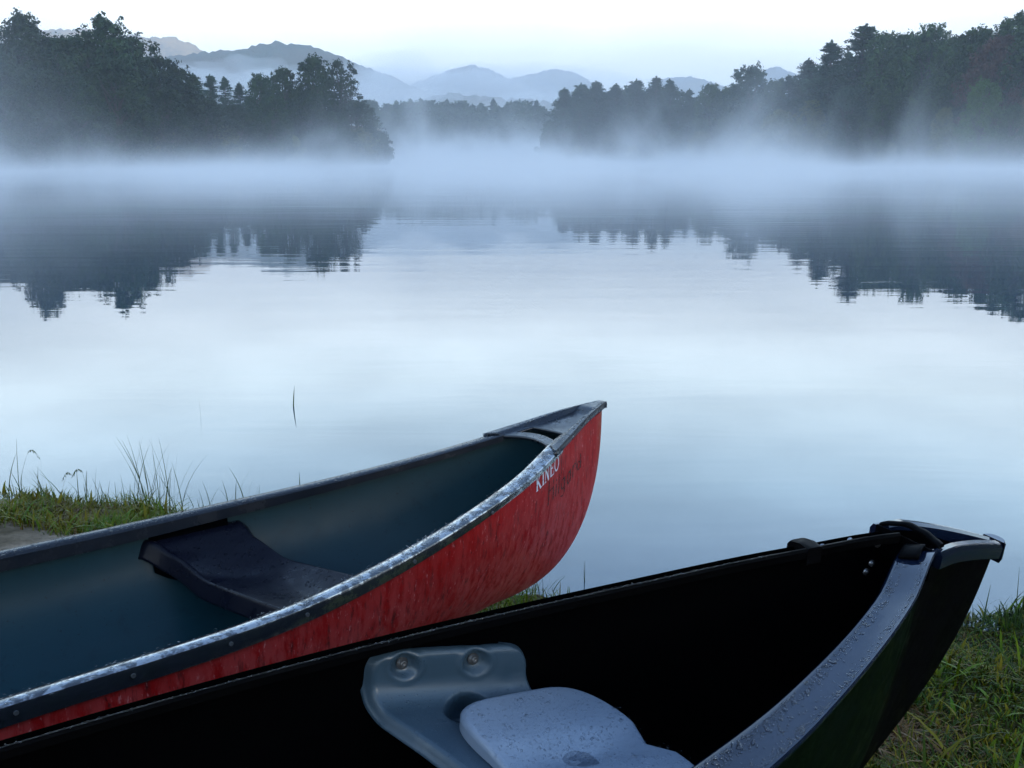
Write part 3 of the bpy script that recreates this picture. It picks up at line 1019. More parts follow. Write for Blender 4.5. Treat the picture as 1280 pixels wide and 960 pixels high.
M_PAD = wet_plastic("grey_pad_plastic", (0.175, 0.21, 0.26), 0.34, 1.5, bead=190, beadd=0.003, var=0.1, spec=0.6)
M_STEEL = simple("dull_steel", (0.30, 0.30, 0.31), 0.28, 0.5)
M_SCREW = simple("tarnished_screw", (0.05, 0.05, 0.05), 0.35, 0.5)
M_STEEL.node_tree.nodes["Principled BSDF"].inputs["Metallic"].default_value = 0.9

def water_mat():
    m = bpy.data.materials.new("clear_water")
    m.use_nodes = True
    t = m.node_tree
    t.nodes.clear()
    out = node(t, "ShaderNodeOutputMaterial")
    tr = node(t, "ShaderNodeBsdfTransparent")
    gl = node(t, "ShaderNodeBsdfGlossy")
    gl.inputs["Roughness"].default_value = 0.02
    fr = node(t, "ShaderNodeFresnel")
    fr.inputs["IOR"].default_value = 1.45
    mxs = node(t, "ShaderNodeMixShader")
    t.links.new(fr.outputs[0], mxs.inputs[0])
    t.links.new(tr.outputs[0], mxs.inputs[1])
    t.links.new(gl.outputs[0], mxs.inputs[2])
    t.links.new(mxs.outputs[0], out.inputs["Surface"])
    return m
M_WATER = water_mat()

# ---------------------------------------------------------------- red canoe
RED = Canoe("canoe", (0.266, 3.035, 0.581), 0.6425, -0.0697,
            [0.012, 0.0485, 0.1073, 0.1802, 0.275, 0.3835, 0.4174, 0.4234],
            [0.0, -0.0142, -0.0447, -0.0817, -0.1242, -0.1655, -0.1861, -0.2365],
            1.15, 0.472, 0.662, 0.515, 0.045, 2.645, 1.75, 2.8)
tag(RED.root, "weathered red canoe with teal inside and black rails, pulled up at the water's edge", "canoe", "canoes lying on the bank")

RED.shell(0.008, 0.006).build("hull", M_RED, RED.root)
RED.shell(0.016, 0.006, 0.03).build("lining", M_TEAL, RED.root)
rp = [(0.002, -0.036), (0.003, -0.008), (0.001, -0.002), (-0.004, 0.001), (-0.022, 0.002), (-0.038, 0.0), (-0.043, -0.004), (-0.044, -0.042), (-0.039, -0.044), (-0.037, -0.012), (-0.012, -0.012), (-0.009, -0.037)]
RED_L = 2 * RED.half
rpf = [(a, b if b < -0.006 else b + 0.16 * (a + 0.004)) for a, b in rp]
for side in (1, -1):
    g = RED.rail(rp if side < 0 else rpf, 0.27, RED_L - 0.27, side, 150, True).build("gunwale", M_RAIL if side < 0 else M_RAIL_DARK, RED.root, sharp=35)
# screws along the outside of the near rail
for s in (0.62, 0.90, 1.195, 1.363, 1.549, 1.745, 1.95, 2.15, 2.4):
    o_, A, B_ = RED.frame(s, -1)
    bolt_mb(o_ + A * 0.003 + B_ * -0.017, A, 0.003, 0.0015).build("screw", M_SCREW, RED.root)

def red_deck():
    s1 = 0.315
    def wd(s):
        return RED.W(max(s, 0.0)) + 0.004
    def fn(u, v):
        s = -0.008 + (s1 + 0.008) * u
        t = 2 * v - 1
        # aft edge bows forward in the middle
        s = s - 0.045 * (1 - t * t) * smooth01(0.6, 1, u)
        y = t * wd(s)
        z = RED.Z(max(s, 0)) + 0.008
        rim = max(smooth01(0.66, 0.80, abs(t)), 1 - smooth01(0.05, 0.085, s))
        z += -0.014 * (1 - rim) * (1 - 0.35 * smooth01(0.16, 0.24, s)) + 0.004 * (1 - abs(t)) * smooth01(0.25, 0.3, s)
        return RED.L(s, y, float(z))
    nu, nv = 56, 41
    def keep(i, j):
        s = -0.008 + (s1 + 0.008) * (i + 0.5) / (nu - 1)
        t = 2 * (j + 0.5) / (nv - 1) - 1
        return not (0.212 < s < 0.272 and abs(t) < 0.62)
    mb = MB()
    mb.grid(nu, nv, fn, keep=keep)
    # skirt down the outside of the rails and round the tip
    def sk(side):
        def f(u, v):
            s = -0.008 + (s1 + 0.008) * u
            q = fn(u, 1 if side > 0 else 0)
            return q + Vector((0, 0, -0.019 * v)) + Vector((0, -side * 0.002 * math.sin(v * 3.14), 0))
        return f
    for side in (1, -1):
        mb.grid(nu, 5, sk(side))
    d = mb.build("deck", M_DECK, RED.root, sharp=50)
    so = d.modifiers.new("thickness", 'SOLIDIFY')
    so.thickness = 0.009
    so.offset = -1
    return d
red_deck()

def red_seat():
    mb = MB()
    def fn(u, v):
        y = -1 + 2 * v                                  # -1 near .. 1 far
        mid = 1.0 - abs(y) ** 2.2
        sA = 1.145 + 0.075 * y                           # stern edge
        sB = 0.895 + 0.085 * y + 0.03 * abs(y) ** 3      # bow edge
        # the stern lip rolls down
        if u < 0.12:
            k = u / 0.12
            s = sA - 0.012 * k
            dz = -0.042 * (1 - k)
        elif u < 0.2:
            k = (u - 0.12) / 0.08
            s = sA - 0.012 - 0.010 * k
            dz = 0.004 * math.sin(k * math.pi)
        elif u > 0.92:
            k = (u - 0.92) / 0.08
            s = sB + 0.012 * (1 - k)
            dz = -0.02 * k
        else:
            k = (u - 0.2) / 0.72
            s = sA - 0.022 + (sB + 0.012 - sA + 0.022) * k
            dz = 0.0
        s += 0.05 * abs(y) ** 7 * (1 - 1.6 * u)
        yl = y * (RED.W(s) - 0.016 - 0.002)
        z = RED.Z(s) - 0.075
        bowl = float(smooth01(0.0, 0.85, mid))
        z += 0.020 * float(smooth01(0.80, 1.0, abs(y))) ** 1.5
        z += -0.058 * bowl + 0.012 * math.exp(-((abs(y) - 0.72) / 0.16) ** 2) + dz
        if 0.2 <= u <= 0.92:
            z += -0.020 * bowl * math.sin(math.pi * (u - 0.2) / 0.72)
        return RED.L(s, yl, z)
    mb.grid(60, 61, fn)
    o = mb.build("seat", M_SEATB, RED.root)
    so = o.modifiers.new("thickness", 'SOLIDIFY')
    so.thickness = 0.006
    so.offset = -1
    # hangers joining the seat ends to the sides
    for side in (1, -1):
        h = MB()
        for ds in (0.0,):
            s0, s1 = 0.96 + 0.07 * side, 1.15 + 0.085 * side
            y0 = RED.W(0.95) - 0.018
            def hf(u, v, side=side, s0=s0, s1=s1):
                s = s0 + (s1 - s0) * u
                yy = RED.W(s) - 0.019
                z = RED.Z(s) - 0.03 - (0.10 + 0.05 * math.sin(u * 3.0)) * v
                yy = RED.y_at(s, z, 0.016) - 0.004 - 0.012 * v
                return RED.L(s, side * yy, z)
            h.grid(8, 4, hf)
        ho = h.build("seat_bracket", M_BLK_IN, RED.root)
        sm = ho.modifiers.new("thickness", 'SOLIDIFY')
        sm.thickness = 0.005
red_seat()

# writing on the near side of the bow
def stroke_poly(pts, w):
    """A stroke of width w along pts as quads in the plane."""
    out = []
    for (x0, y0), (x1, y1) in zip(pts, pts[1:]):
        d = math.hypot(x1 - x0, y1 - y0)
        nx, ny = -(y1 - y0) / d * w / 2, (x1 - x0) / d * w / 2
        n = max(1, int(d / 0.25))
        for i in range(n):
            a, b = i / n, (i + 1) / n
            pa, pb = (x0 + (x1 - x0) * a, y0 + (y1 - y0) * a), (x0 + (x1 - x0) * b, y0 + (y1 - y0) * b)
            out.append([(pa[0] - nx, pa[1] - ny), (pb[0] - nx, pb[1] - ny), (pb[0] + nx, pb[1] + ny), (pa[0] + nx, pa[1] + ny)])
    return out

def arc(cx, cy, rx, ry, a0, a1, n=14):
    return [(cx + rx * math.cos(R(a0 + (a1 - a0) * i / n)), cy + ry * math.sin(R(a0 + (a1 - a0) * i / n))) for i in range(n + 1)]

def serif(x, y, w=0.2, t=0.055):
    return (((x - w / 2, y), (x + w / 2, y)), t)

TH, TN = 0.15, 0.065      # thick and thin strokes
GLY = {
    'K': ([([(0.16, 0), (0.16, 1)], TH), ([(0.20, 0.42), (0.62, 1)], TN), ([(0.30, 0.55), (0.70, 0)], TH), ([(0.03, 0.03), (0.30, 0.03)], .06), ([(0.03, 0.97), (0.30, 0.97)], .06), ([(0.5, 0.97), (0.75, 0.97)], .06), ([(0.56, 0.03), (0.84, 0.03)], .06)], 0.88),
    'I': ([([(0.16, 0), (0.16, 1)], TH), ([(0.03, 0.03), (0.30, 0.03)], .06), ([(0.03, 0.97), (0.30, 0.97)], .06)], 0.38),
    'N': ([([(0.12, 0), (0.12, 1)], TN), ([(0.14, 1), (0.62, 0)], TH), ([(0.64, 0), (0.64, 1)], TN), ([(0.0, 0.03), (0.25, 0.03)], .06), ([(0.0, 0.97), (0.2, 0.97)], .06), ([(0.52, 0.97), (0.77, 0.97)], .06)], 0.84),
    'E': ([([(0.16, 0), (0.16, 1)], TH), ([(0.05, 0.97), (0.58, 0.97)], .07), ([(0.2, 0.52), (0.46, 0.52)], .06), ([(0.05, 0.03), (0.62, 0.03)], .07), ([(0.58, 0.97), (0.58, 0.78)], .05), ([(0.62, 0.03), (0.62, 0.24)], .05), ([(0.46, 0.62), (0.46, 0.42)], .05)], 0.70),
    'O': ([(arc(0.40, 0.5, 0.32, 0.46, 0, 360, 28), 0.115)], 0.84),
    'H': ([([(0.08, -0.02), (0.10, 1.02)], .10), ([(0.50, 0.0), (0.48, 1.0)], .09), ([(0.05, 0.55), (0.52, 0.58)], .08)], 0.68),
    'i': ([([(0.06, 0), (0.08, 0.62)], .09), ([(0.08, 0.78), (0.09, 0.88)], .09)], 0.26),
    'l': ([([(0.06, 0), (0.08, 1.0)], .09)], 0.24),
    'g': ([(arc(0.22, 0.34, 0.16, 0.26, 0, 360), .085), ([(0.38, 0.6), (0.37, -0.15)], .085), (arc(0.2, -0.15, 0.17, 0.16, 0, -150), .08)], 0.55),
    'a': ([(arc(0.22, 0.28, 0.16, 0.26, 0, 360), .085), ([(0.38, 0.58), (0.40, 0.0)], .085)], 0.55),
    'r': ([([(0.06, 0), (0.06, 0.6)], .085), (arc(0.24, 0.36, 0.18, 0.24, 170, 60), .08)], 0.42),
    'd': ([(arc(0.22, 0.28, 0.16, 0.26, 0, 360), .085), ([(0.38, 1.0), (0.40, 0.0)], .085)], 0.55),
}

def lettering(name, text, p0, p1, h0, h1, mat, wob=0.0, seed=1, wear=None):
    """Write text on the near side of the red hull; baseline from (s, z) p0 to p1, letter height h0 to h1."""
    rg = random.Random(seed)
    total = sum(GLY[c][1] for c in text)
    mb = MB()
    x = 0.0
    for ch in text:
        for pts, w in GLY[ch][0]:
            for q in stroke_poly(pts, w):
                vs = []
                for gx, gy in q:
                    f = (x + gx) / total
                    h = h0 + (h1 - h0) * f
                    s = p0[0] + (p1[0] - p0[0]) * f
                    z = p0[1] + (p1[1] - p0[1]) * f + gy * h
                    z += wob * math.sin(9 * f + gy * 2)
                    s -= 0.10 * gy * h * 0.0
                    y = RED.y_at(s, z, 0.008) + 0.0016
                    vs.append(RED.L(s, -y, z))
                mb.add(vs, [(0, 1, 2, 3)])
        x += GLY[ch][1]
    o = mesh_obj(name, mb.v, mb.f, mat, RED.root, smooth=False)
    return o

def worn_paint(name, col, lo, hi, scale=160):
    m, t, b = new_mat(name)
    v = coords(t)
    n = noise_tex(t, v, scale, 4, 0.7)
    b.inputs["Base Color"].default_value = col + (1,)
    b.inputs["Roughness"].default_value = 0.6
    t.links.new(mapr(t, n, lo, hi), b.inputs["Alpha"])
    return m
o = lettering("lettering", "KINEO", (0.412, -0.156), (0.280, -0.124), 0.042, 0.042, worn_paint("worn_white_paint", (0.55, 0.58, 0.63), 0.30, 0.44))
tag(o, "white serif letters KINEO")
o = lettering("painted_name", "Hilgard", (0.345, -0.218), (0.135, -0.160), 0.068, 0.05, worn_paint("worn_brown_paint", (0.035, 0.010, 0.008), 0.38, 0.5, 120), 0.004)
tag(o, "worn dark brown hand-painted name")

# ---------------------------------------------------------------- black canoe
BLK = Canoe("canoe", (0.900, 1.843, 0.594), 0.6106, 0.1303,
            [0.012, 0.0213, 0.0347, 0.0962, 0.1695, 0.2412, 0.385, 0.395],
            [0.0, 0.0205, 0.0631, 0.0444, 0.0165, -0.0095, -0.1183, -0.18],
            1.25, 0.5619, 1.615, 0.535, 0.03, 2.6, 1.7, 2.8)
BLK.skew = 0.64
tag(BLK.root, "black canoe nearest the viewer with wet wide gunwale and moulded grey seat", "canoe", "canoes lying on the bank")
h_ = BLK.shell(0.008, 0.012)
hull_b = h_.build("hull", M_BLK_OUT, BLK.root)
hull_b.data.materials.append(M_BLK_BOW)
for p in hull_b.data.polygons:
    c_ = p.center + BLK.base
    if c_.x < 0.31 - 0.12 * min(0, c_.z):  # bow end of the hull gets plain black instead of black-green
        p.material_index = 1
BLK.shell(0.016, 0.008, 0.03).build("lining", M_BLK_IN, BLK.root)
SL = 0.33
bp = [(0.002, -0.009), (0.003, -0.003), (0.001, 0.001), (-0.003, 0.0015), (-0.024, 0.024 * SL - 0.002), (-0.046, 0.046 * SL), (-0.050, 0.050 * SL + 0.003), (-0.054, 0.049 * SL), (-0.053, -0.010), (-0.049, -0.010), (-0.047, 0.042 * SL - 0.008), (-0.010, -0.006), (-0.004, -0.009)]
BLK_L = 2 * BLK.half
bpf = [(0.003, -0.052), (0.004, -0.034), (-0.002, -0.026), (-0.026, -0.010), (-0.048, 0.006), (-0.053, 0.007), (-0.056, 0.003), (-0.055, -0.010), (-0.050, -0.010), (-0.026, -0.020), (-0.008, -0.034), (-0.004, -0.052)]
for side in (1, -1):
    BLK.rail(bp if side < 0 else bpf, 0.285, BLK_L - 0.285, side, 170).build("gunwale", M_BLK_RAIL if side < 0 else M_BLK_BOW, BLK.root, sharp=35)

def blk_deck():
    """Recessed bow deck inside a raised rim that meets in an overhanging tip."""
    sc_ = 0.29
    hw = BLK.W(sc_) + 0.004
    zc = BLK.Z(sc_) + 0.001
    tip = (-0.006, 0.0, 0.002)
    # rim: two bars from the aft corners to the tip
    pr = [(0.010, -0.026), (0.011, -0.004), (0.006, 0.005), (-0.004, 0.006), (-0.011, 0.001), (-0.012, -0.026)]
    for side in (1, -1):
        mb = MB()
        fr = []
        n = 26
        for i in range(n):
            u = i / (n - 1)
            s = sc_ + (tip[0] - sc_) * u
            y = side * (hw * (1 - u) ** 0.92 + 0.010 * u)
            z = zc + (tip[2] - zc) * u ** 1.1 + 0.004 * math.sin(u * math.pi) - (0.011 if side > 0 else 0.004) * max(0, 1 - u / 0.2)
            fr.append((BLK.L(s, y, z), Vector((0, -side, 0)), Vector((0, 0, 1))))
        mb.sweep(pr, fr)
        mb.build("deck_rim", M_BLK_RAIL, BLK.root, sharp=40)
    # overhanging nose that joins the two bars
    mb = MB()
    def nf(u, v):
        a = math.pi * (u - 0.5) * 1.0
        r = (0.0, 0.020, 0.023, 0.023, 0.020, 0.0)[int(round(v * 5))]
        z = (0.0105, 0.0105, 0.006, -0.024, -0.032, -0.032)[int(round(v * 5))]
        return BLK.L(-0.002 - math.cos(a) * r * 0.9, math.sin(a) * r, z)
    mb.grid(17, 6, nf)
    mb.build("nose_cap", M_BLK_RAIL, BLK.root, sharp=40)
    # sunken plate
    mb = MB()
    def pf(u, v):
        s = sc_ - 0.01 + (0.0 - sc_ + 0.01) * u
        y = (2 * v - 1) * max(hw * (1 - u) ** 0.92 - 0.004, 0.002)
        z = zc + (tip[2] - zc) * u - 0.024 - 0.006 * math.sin(v * math.pi)
        return BLK.L(s, y, z)
    mb.grid(16, 9, pf)
    o = mb.build("deck", M_BLK_IN, BLK.root)
    so = o.modifiers.new("thickness", 'SOLIDIFY')
    so.thickness = 0.004
    # carrying handle arching across the aft edge
    mb = MB()
    pts = []
    for i in range(15):
        u = i / 14
        y = hw * (1 - 2 * u)
        pts.append(BLK.L(sc_ - 0.012 - 0.015 * math.sin(u * math.pi), y * 0.97, zc + 0.005 + 0.004 * math.sin(u * math.pi) ** 0.7 - 0.010 * max(0, 1 - u / 0.3) + 0.0008 * math.sin(u * 21)))
    fr = [(p, Vector((1, 0, 0)), Vector((0, 0, 1))) for p in pts]
    mb.sweep([(0.008, -0.004), (0.008, 0.0), (0.004, 0.003), (-0.004, 0.003), (-0.008, 0.0), (-0.008, -0.004)], fr)
    mb.build("carry_handle", M_BLK_BOW, BLK.root, sharp=45)
    # apron hanging below the handle, and a tab lapped over the near rail
    mb = MB()
    def af(u, v):
        y = (hw - 0.004) * (1 - 2 * u)
        return BLK.L(sc_ + 0.002, y, zc - 0.002 - v * (0.055 + 0.01 * math.sin(u * 3.1)))
    mb.grid(12, 4, af)
    o = mb.build("deck_apron", M_BLK_IN, BLK.root)
    o.modifiers.new("thickness", 'SOLIDIFY').thickness = 0.004
    mb = MB()
    def tf(u, v):
        s = sc_ - 0.01 + 0.045 * u
        a = -0.049 + 0.030 * v
        o_, A, B_ = BLK.frame(s, -1)
        return o_ + A * a + B_ * (-a * SL + 0.006 + 0.004 * math.sin(u * 3.1))
    mb.grid(8, 6, tf)
    o = mb.build("rail_tab", M_BLK_BOW, BLK.root)
    o.modifiers.new("thickness", 'SOLIDIFY').thickness = 0.006
    # block on the far rail
    mb = MB()
    fr = []
    for i in range(9):
        s = 0.412 + 0.026 * i / 8
        o_, A, B_ = BLK.frame(s, 1)
        k = 0.002 * min(1, math.sin(math.pi * (i + 0.25) / 8.5) * 1.8)
        fr.append((o_ + B_ * (k - 0.001), A, B_))
    mb.sweep([(0.007, -0.03), (0.007, -0.012), (0.0, -0.004), (-0.03, 0.006), (-0.056, 0.008), (-0.060, -0.02)], fr)
    mb.build("rail_block", M_BLK_BOW, BLK.root, sharp=40)
    for s, z in ((0.4075, 0.0438), (0.395, 0.045), (0.35, 0.0562), (0.30, 0.048), (0.305, 0.012), (0.312, -0.004)):
        y = BLK.y_at(s, z, 0.016)
        bolt_mb(BLK.L(s, y - 0.001, z), Vector((0, 1, 0)), 0.0042, 0.004).build("bolt", M_STEEL, BLK.root)
blk_deck()

SEAT = {}
def blk_seat():
    zs = lambda s: -0.125 + 0.16 * (s - 1.0375)
    def srear(y):
        return float(np.interp(y, [-0.34, -0.2, 0.0, 0.13, 0.22, 0.30], [1.15, 1.13, 1.115, 1.145, 1.175, 1.172]))
    def sfront(y):
        return float(np.interp(y, [-0.34, -0.2, 0.0, 0.18, 0.245, 0.31], [0.86, 0.80, 0.80, 0.885, 0.905, 0.90]))
    H_F = 0.080
    def wallY(s):
        return BLK.W(s) - 0.032
    nu, nv = 90, 170
    # path across the canoe, far flange top -> bend -> flat -> near bend -> near flange top
    def fn(u, v, lift=0.0):
        # v in 0..1 ; arclength pieces
        r = 0.035
        s_mid = 1.03
        yw = wallY(s_mid)
        flat = 2 * yw - 2 * r
        total = 2 * (H_F - r) + 2 * (r * math.pi / 2) + flat
        d = v * total
        def piece(d):
            if d < H_F - r:
                return yw, H_F - d, 0
            d -= H_F - r
            if d < r * math.pi / 2:
                a = d / r
                return yw - r + r * math.cos(a), r - r * math.sin(a), a
            d -= r * math.pi / 2
            return yw - r - d, 0.0, math.pi / 2
        if d <= total / 2:
            y, z, a = piece(d)
            side = 1
        else:
            y, z, a = piece(total - d)
            y = -y
            side = -1
        sr, sf = srear(y), sfront(y)
        # flange: rounded upper corners
        if z > 0.03:
            k = (z - 0.03) / (H_F - 0.03)
            cut = 0.045 * (1 - math.sqrt(max(0, 1 - k ** 2.6)))
            sr -= cut
            sf += cut
        s = sr + (sf - sr) * u
        y *= wallY(s) / yw if z > 0.001 else 1 + (wallY(s) / yw - 1) * smooth01(0.0, yw, abs(y))
        zz = zs(s) + z
        nrm = Vector((0, -side * math.cos(a), math.sin(a)))      # local (s, y, z)
        e = 0.0
        # bolt pockets near the top of the far flange
        for bs, bz in ((1.115, 0.054), (1.0, 0.054)):
            q = math.hypot((s - bs) / 0.023, (z - bz) / 0.021)
            if z > 0.004 and q < 1.6:
                e += -0.013 * (1 - smooth01(0.6, 1.05, q)) + 0.002 * math.exp(-((q - 1.2) / 0.18) ** 2)
        # cup hollow beside the pad
        q = math.hypot((s - 1.030) / 0.046, (y - 0.185) / 0.034)
        if z < 0.01:
            e += -0.055 * (1 - smooth01(0.78, 1.03, q))
        if z > H_F - 0.012:
            e += -0.010 * ((z - H_F + 0.012) / 0.012) ** 2
        # edges roll down
        ed = min(u, 1 - u) * abs(sr - sf)
        e += -0.022 * (1 - smooth01(0.0, 0.016, ed)) ** 1.5
        # gutter round the pad
        if z < 0.004:
            g = max(abs((y - 0.0) / 0.165), 0)
            e += -0.004 * math.exp(-((abs(y - 0.175)) / 0.012) ** 2) * 0
        p = Vector((s, float(y), zz)) + nrm * float(e)
        return BLK.L(*p)
    mb = MB()
    def keep(i, j):
        p = fn((i + 0.5) / (nu - 1), (j + 0.5) / (nv - 1)) + BLK.base
        return math.hypot((p.x - 1.030) / 0.046, (-p.y - 0.185) / 0.034) > 0.70
    mb.grid(nu, nv, fn, keep=keep)
    seat = mb.build("seat", M_GREY, BLK.root)
    so = seat.modifiers.new("thickness", 'SOLIDIFY')
    so.thickness = 0.006
    so.offset = -1
    for bs in (1.115, 1.0):
        y = wallY(bs) + 0.0095
        b = bolt_mb(BLK.L(bs, y, zs(bs) + 0.055), Vector((0, 1, 0.25)), 0.0062, 0.007)
        bo = b.build("bolt", M_SCREW, BLK.root)
    # raised pad: two lobes with a valley between
    PT = 0.024
    YC = 0.02
    def pad_z(s, y):
        z = zs(s) + PT
        dy = y - YC
        z += -0.011 * math.exp(-(dy / 0.030) ** 2)                     # valley
        z += 0.004 * (1 - math.exp(-(dy / 0.06) ** 2))
        z += -0.006 * math.exp(-((s - 0.97) / 0.05) ** 2 - (dy / 0.05) ** 2)
        return z
    def pad_outline(a):
        n = 4.6
        ca, sa = math.cos(a), math.sin(a)
        x = math.copysign(abs(ca) ** (2 / n), ca)
        y = math.copysign(abs(sa) ** (2 / n), sa)
        yy = YC - 0.006 + 0.164 * y
        sc0 = 0.945 + 0.10 * (yy - YC)
        hs = 0.133 if x > 0 else 0.134 - 0.012 * abs(y)
        s = sc0 + x * hs
        if x < 0:
            s += 0.020 * math.exp(-((yy - YC) / 0.018) ** 2) * abs(x)      # notch where the valley meets the bow edge
        return s, yy
    def pf(u, v):
        a = 2 * math.pi * u
        so_, yo = pad_outline(a)
        sc0, yc0 = 0.945, YC
        if v < 0.12:
            k = v / 0.12
            z = zs(so_) + 0.001 + (pad_z(so_, yo) - zs(so_) - 0.009) * k
            return BLK.L(so_, yo, z)
        k = 1 - (v - 0.12) / 0.88
        if k > 0.9:
            j = (k - 0.9) / 0.1
            q = 1 - 0.06 * (1 - j)
            s, y = sc0 + (so_ - sc0) * q, yc0 + (yo - yc0) * q
            return BLK.L(s, y, pad_z(s, y) - 0.008 * j ** 2.2)
        q = k / 0.9 * 0.94
        s, y = sc0 + (so_ - sc0) * q, yc0 + (yo - yc0) * q
        return BLK.L(s, y, pad_z(s, y))
    mb = MB()
    mb.grid(120, 44, pf, closeu=True)
    mb.build("seat_pad", M_PAD, seat)
    SEAT.update(zs=zs, pad_z=pad_z, YC=YC, outline=pad_outline)
    # ring inside the cup hollow
    mb = MB()
    pts = [BLK.L(1.025 + 0.027 * math.cos(q), 0.185 + 0.018 * math.sin(q), zs(1.025) - 0.050) for q in np.linspace(0, 2 * math.pi, 25)]
    mb.tube(pts, 0.0028, 6, False)
    mb.build("drain_ring", M_GREY, seat)
blk_seat()

# dew on the black canoe: counted drops are far too many, so one part
def dew():
    rg = random.Random(21)
    mb = MB()
    for _ in range(2600):
        s = 0.33 + 1.15 * rg.random() ** 0.9
        o_, A, B_ = BLK.frame(s, -1)
        e = rg.random()
        a = -0.003 - 0.010 * rg.random() ** 2 if e < 0.38 else (-0.048 + 0.015 * rg.random() ** 1.8 if e < 0.82 else -rg.uniform(0.004, 0.046))
        if e >= 0.82 and rg.random() > smooth01(0.45, 0.85, s):
            continue
        b = -a * SL
        if a < -0.005:
            b -= 0.002 * max(0, 1 - abs(a + 0.021) / 0.02)
        r = rg.uniform(0.0006, 0.0019) * (1 + 0.8 * (rg.random() < 0.12))
        drop_mesh(mb, o_ + A * a + B_ * (b + 0.0002), A * SL + B_, r, rg)
    for _ in range(900):
        s = 0.5 + 2.0 * rg.random()
        o_, A, B_ = BLK.frame(s, 1)
        drop_mesh(mb, o_ + A * (-0.051 + rg.gauss(0, 0.0015)) + B_ * 0.0068, Vector((0, 0, 1)), rg.uniform(0.0006, 0.0015), rg)
    o = mb.build("water_drops", M_WATER, BLK.root)
    tag(o, kind="stuff")
    mb = MB()
    for _ in range(900):
        s, y = rg.uniform(0.80, 1.08), rg.uniform(-0.13, 0.17)
        q0 = SEAT["outline"](math.atan2((y - SEAT["YC"]) / 0.15, (s - 0.945) / 0.125))
        if math.hypot(s - 0.945, y - SEAT["YC"]) > 0.93 * math.hypot(q0[0] - 0.945, q0[1] - SEAT["YC"]):
            continue
        r = rg.uniform(0.0006, 0.0013)
        if rg.random() < 0.05:
            r *= 2.6
        drop_mesh(mb, BLK.L(s, y, SEAT["pad_z"](s, y)), Vector((0, 0, 1)), r, rg)
    o = mb.build("seat_drops", M_WATER, BLK.root)
    tag(o, kind="stuff")
    # puddle lying in the valley of the pad
    mb = MB()
    n = 40
    vs = []
    cs, cy_ = 0.955, SEAT["YC"] - 0.002
    lev = SEAT["pad_z"](cs, cy_) + 0.0025
    sl = 0.16
    for q, dz in ((1.0, None), (0.95, -0.0006), (0.86, 0.0004), (0.5, 0.0010)):
        for k in range(n):
            th = 2 * math.pi * k / n
            rr = 1 + 0.16 * math.sin(2 * th + 0.6) + 0.08 * math.sin(3 * th + 1.0) + 0.04 * math.sin(5 * th)
            s, y = cs + 0.022 * q * rr * math.cos(th), cy_ + 0.022 * q * rr * math.sin(th)
            top = lev + sl * (s - cs) * 0.6
            vs.append(BLK.L(s, y, SEAT["pad_z"](s, y) + 0.0001 if dz is None else max(SEAT["pad_z"](s, y) + 0.0006, top + dz)))
    vs.append(BLK.L(cs, cy_, lev + 0.0012))
    fs = [(i * n + k, i * n + (k + 1) % n, (i + 1) * n + (k + 1) % n, (i + 1) * n + k) for i in range(3) for k in range(n)] + [(3 * n + k, 3 * n + (k + 1) % n, 4 * n) for k in range(n)]
    M4 = BLK.M @ Matrix.Translation(BLK.base)
    cen = M4 @ BLK.L(cs, cy_, lev)
    o = mesh_obj("puddle", [M4 @ v - cen for v in vs], fs, M_WATER)
    o.location = cen
    fix_normals(o)
    tag(o, "small clear puddle in the valley of the grey seat pad", "puddle")
dew()

def red_dew():
    rg = random.Random(8)
    mb = MB()
    for _ in range(1400):
        s = 0.30 + 1.6 * rg.random()
        side = -1 if rg.random() < 0.75 else 1
        o_, A, B_ = RED.frame(s, side)
        if noise.noise(Vector((s * 7.0, side, 0.3))) < -0.12 and rg.random() < 0.8:
            continue
        a = -rg.uniform(0.004, 0.046)
        drop_mesh(mb, o_ + A * a + Vector((0, 0, 0.0012)), (0, 0, 1), rg.uniform(0.0009, 0.0024), rg)
    for _ in range(420):
        s, t = rg.uniform(0.0, 0.30), rg.choice((-1, 1)) * rg.uniform(0.80, 1.0)
        mp_ = RED.L(s, t * RED.W(s), RED.Z(s) + 0.0078)
        drop_mesh(mb, mp_, (0, 0, 1), rg.uniform(0.0009, 0.0022), rg)
    o = mb.build("water_drops", M_WATER, RED.root)
    tag(o, kind="stuff")
red_dew()

# ------------------------------------------------------------------ grass
def blade_mat(name, c1, c2, c3):
    m, t, b = new_mat(name)
    v = coords(t)
    n = noise_tex(t, v, 5, 4, 0.65)
    n2 = noise_tex(t, v, 35, 3)
    col = mixc(t, mapr(t, n, 0.38, 0.62), c1, c2)
    col = mixc(t, mapr(t, n2, 0.52, 0.72, 0, 0.9), col, c3)
    t.links.new(col, b.inputs["Base Color"])
    b.inputs["Roughness"].default_value = 0.4
    b.inputs["Specular IOR Level"].default_value = 0.07
    return m
M_GRASS = blade_mat("bank_grass", (0.034, 0.084, 0.002), (0.085, 0.115, 0.003), (0.13, 0.125, 0.008))
M_GRASS_Y = blade_mat("mossy_yellow_grass", (0.085, 0.080, 0.003), (0.14, 0.105, 0.005), (0.10, 0.10, 0.010))
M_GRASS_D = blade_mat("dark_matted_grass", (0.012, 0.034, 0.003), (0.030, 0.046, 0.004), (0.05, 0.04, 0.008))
M_GRASS_B = blade_mat("dead_grass", (0.085, 0.042, 0.010), (0.13, 0.075, 0.025), (0.06, 0.015, 0.010))
M_REED = blade_mat("reed_green", (0.030, 0.060, 0.018), (0.05, 0.075, 0.02), (0.09, 0.07, 0.03))

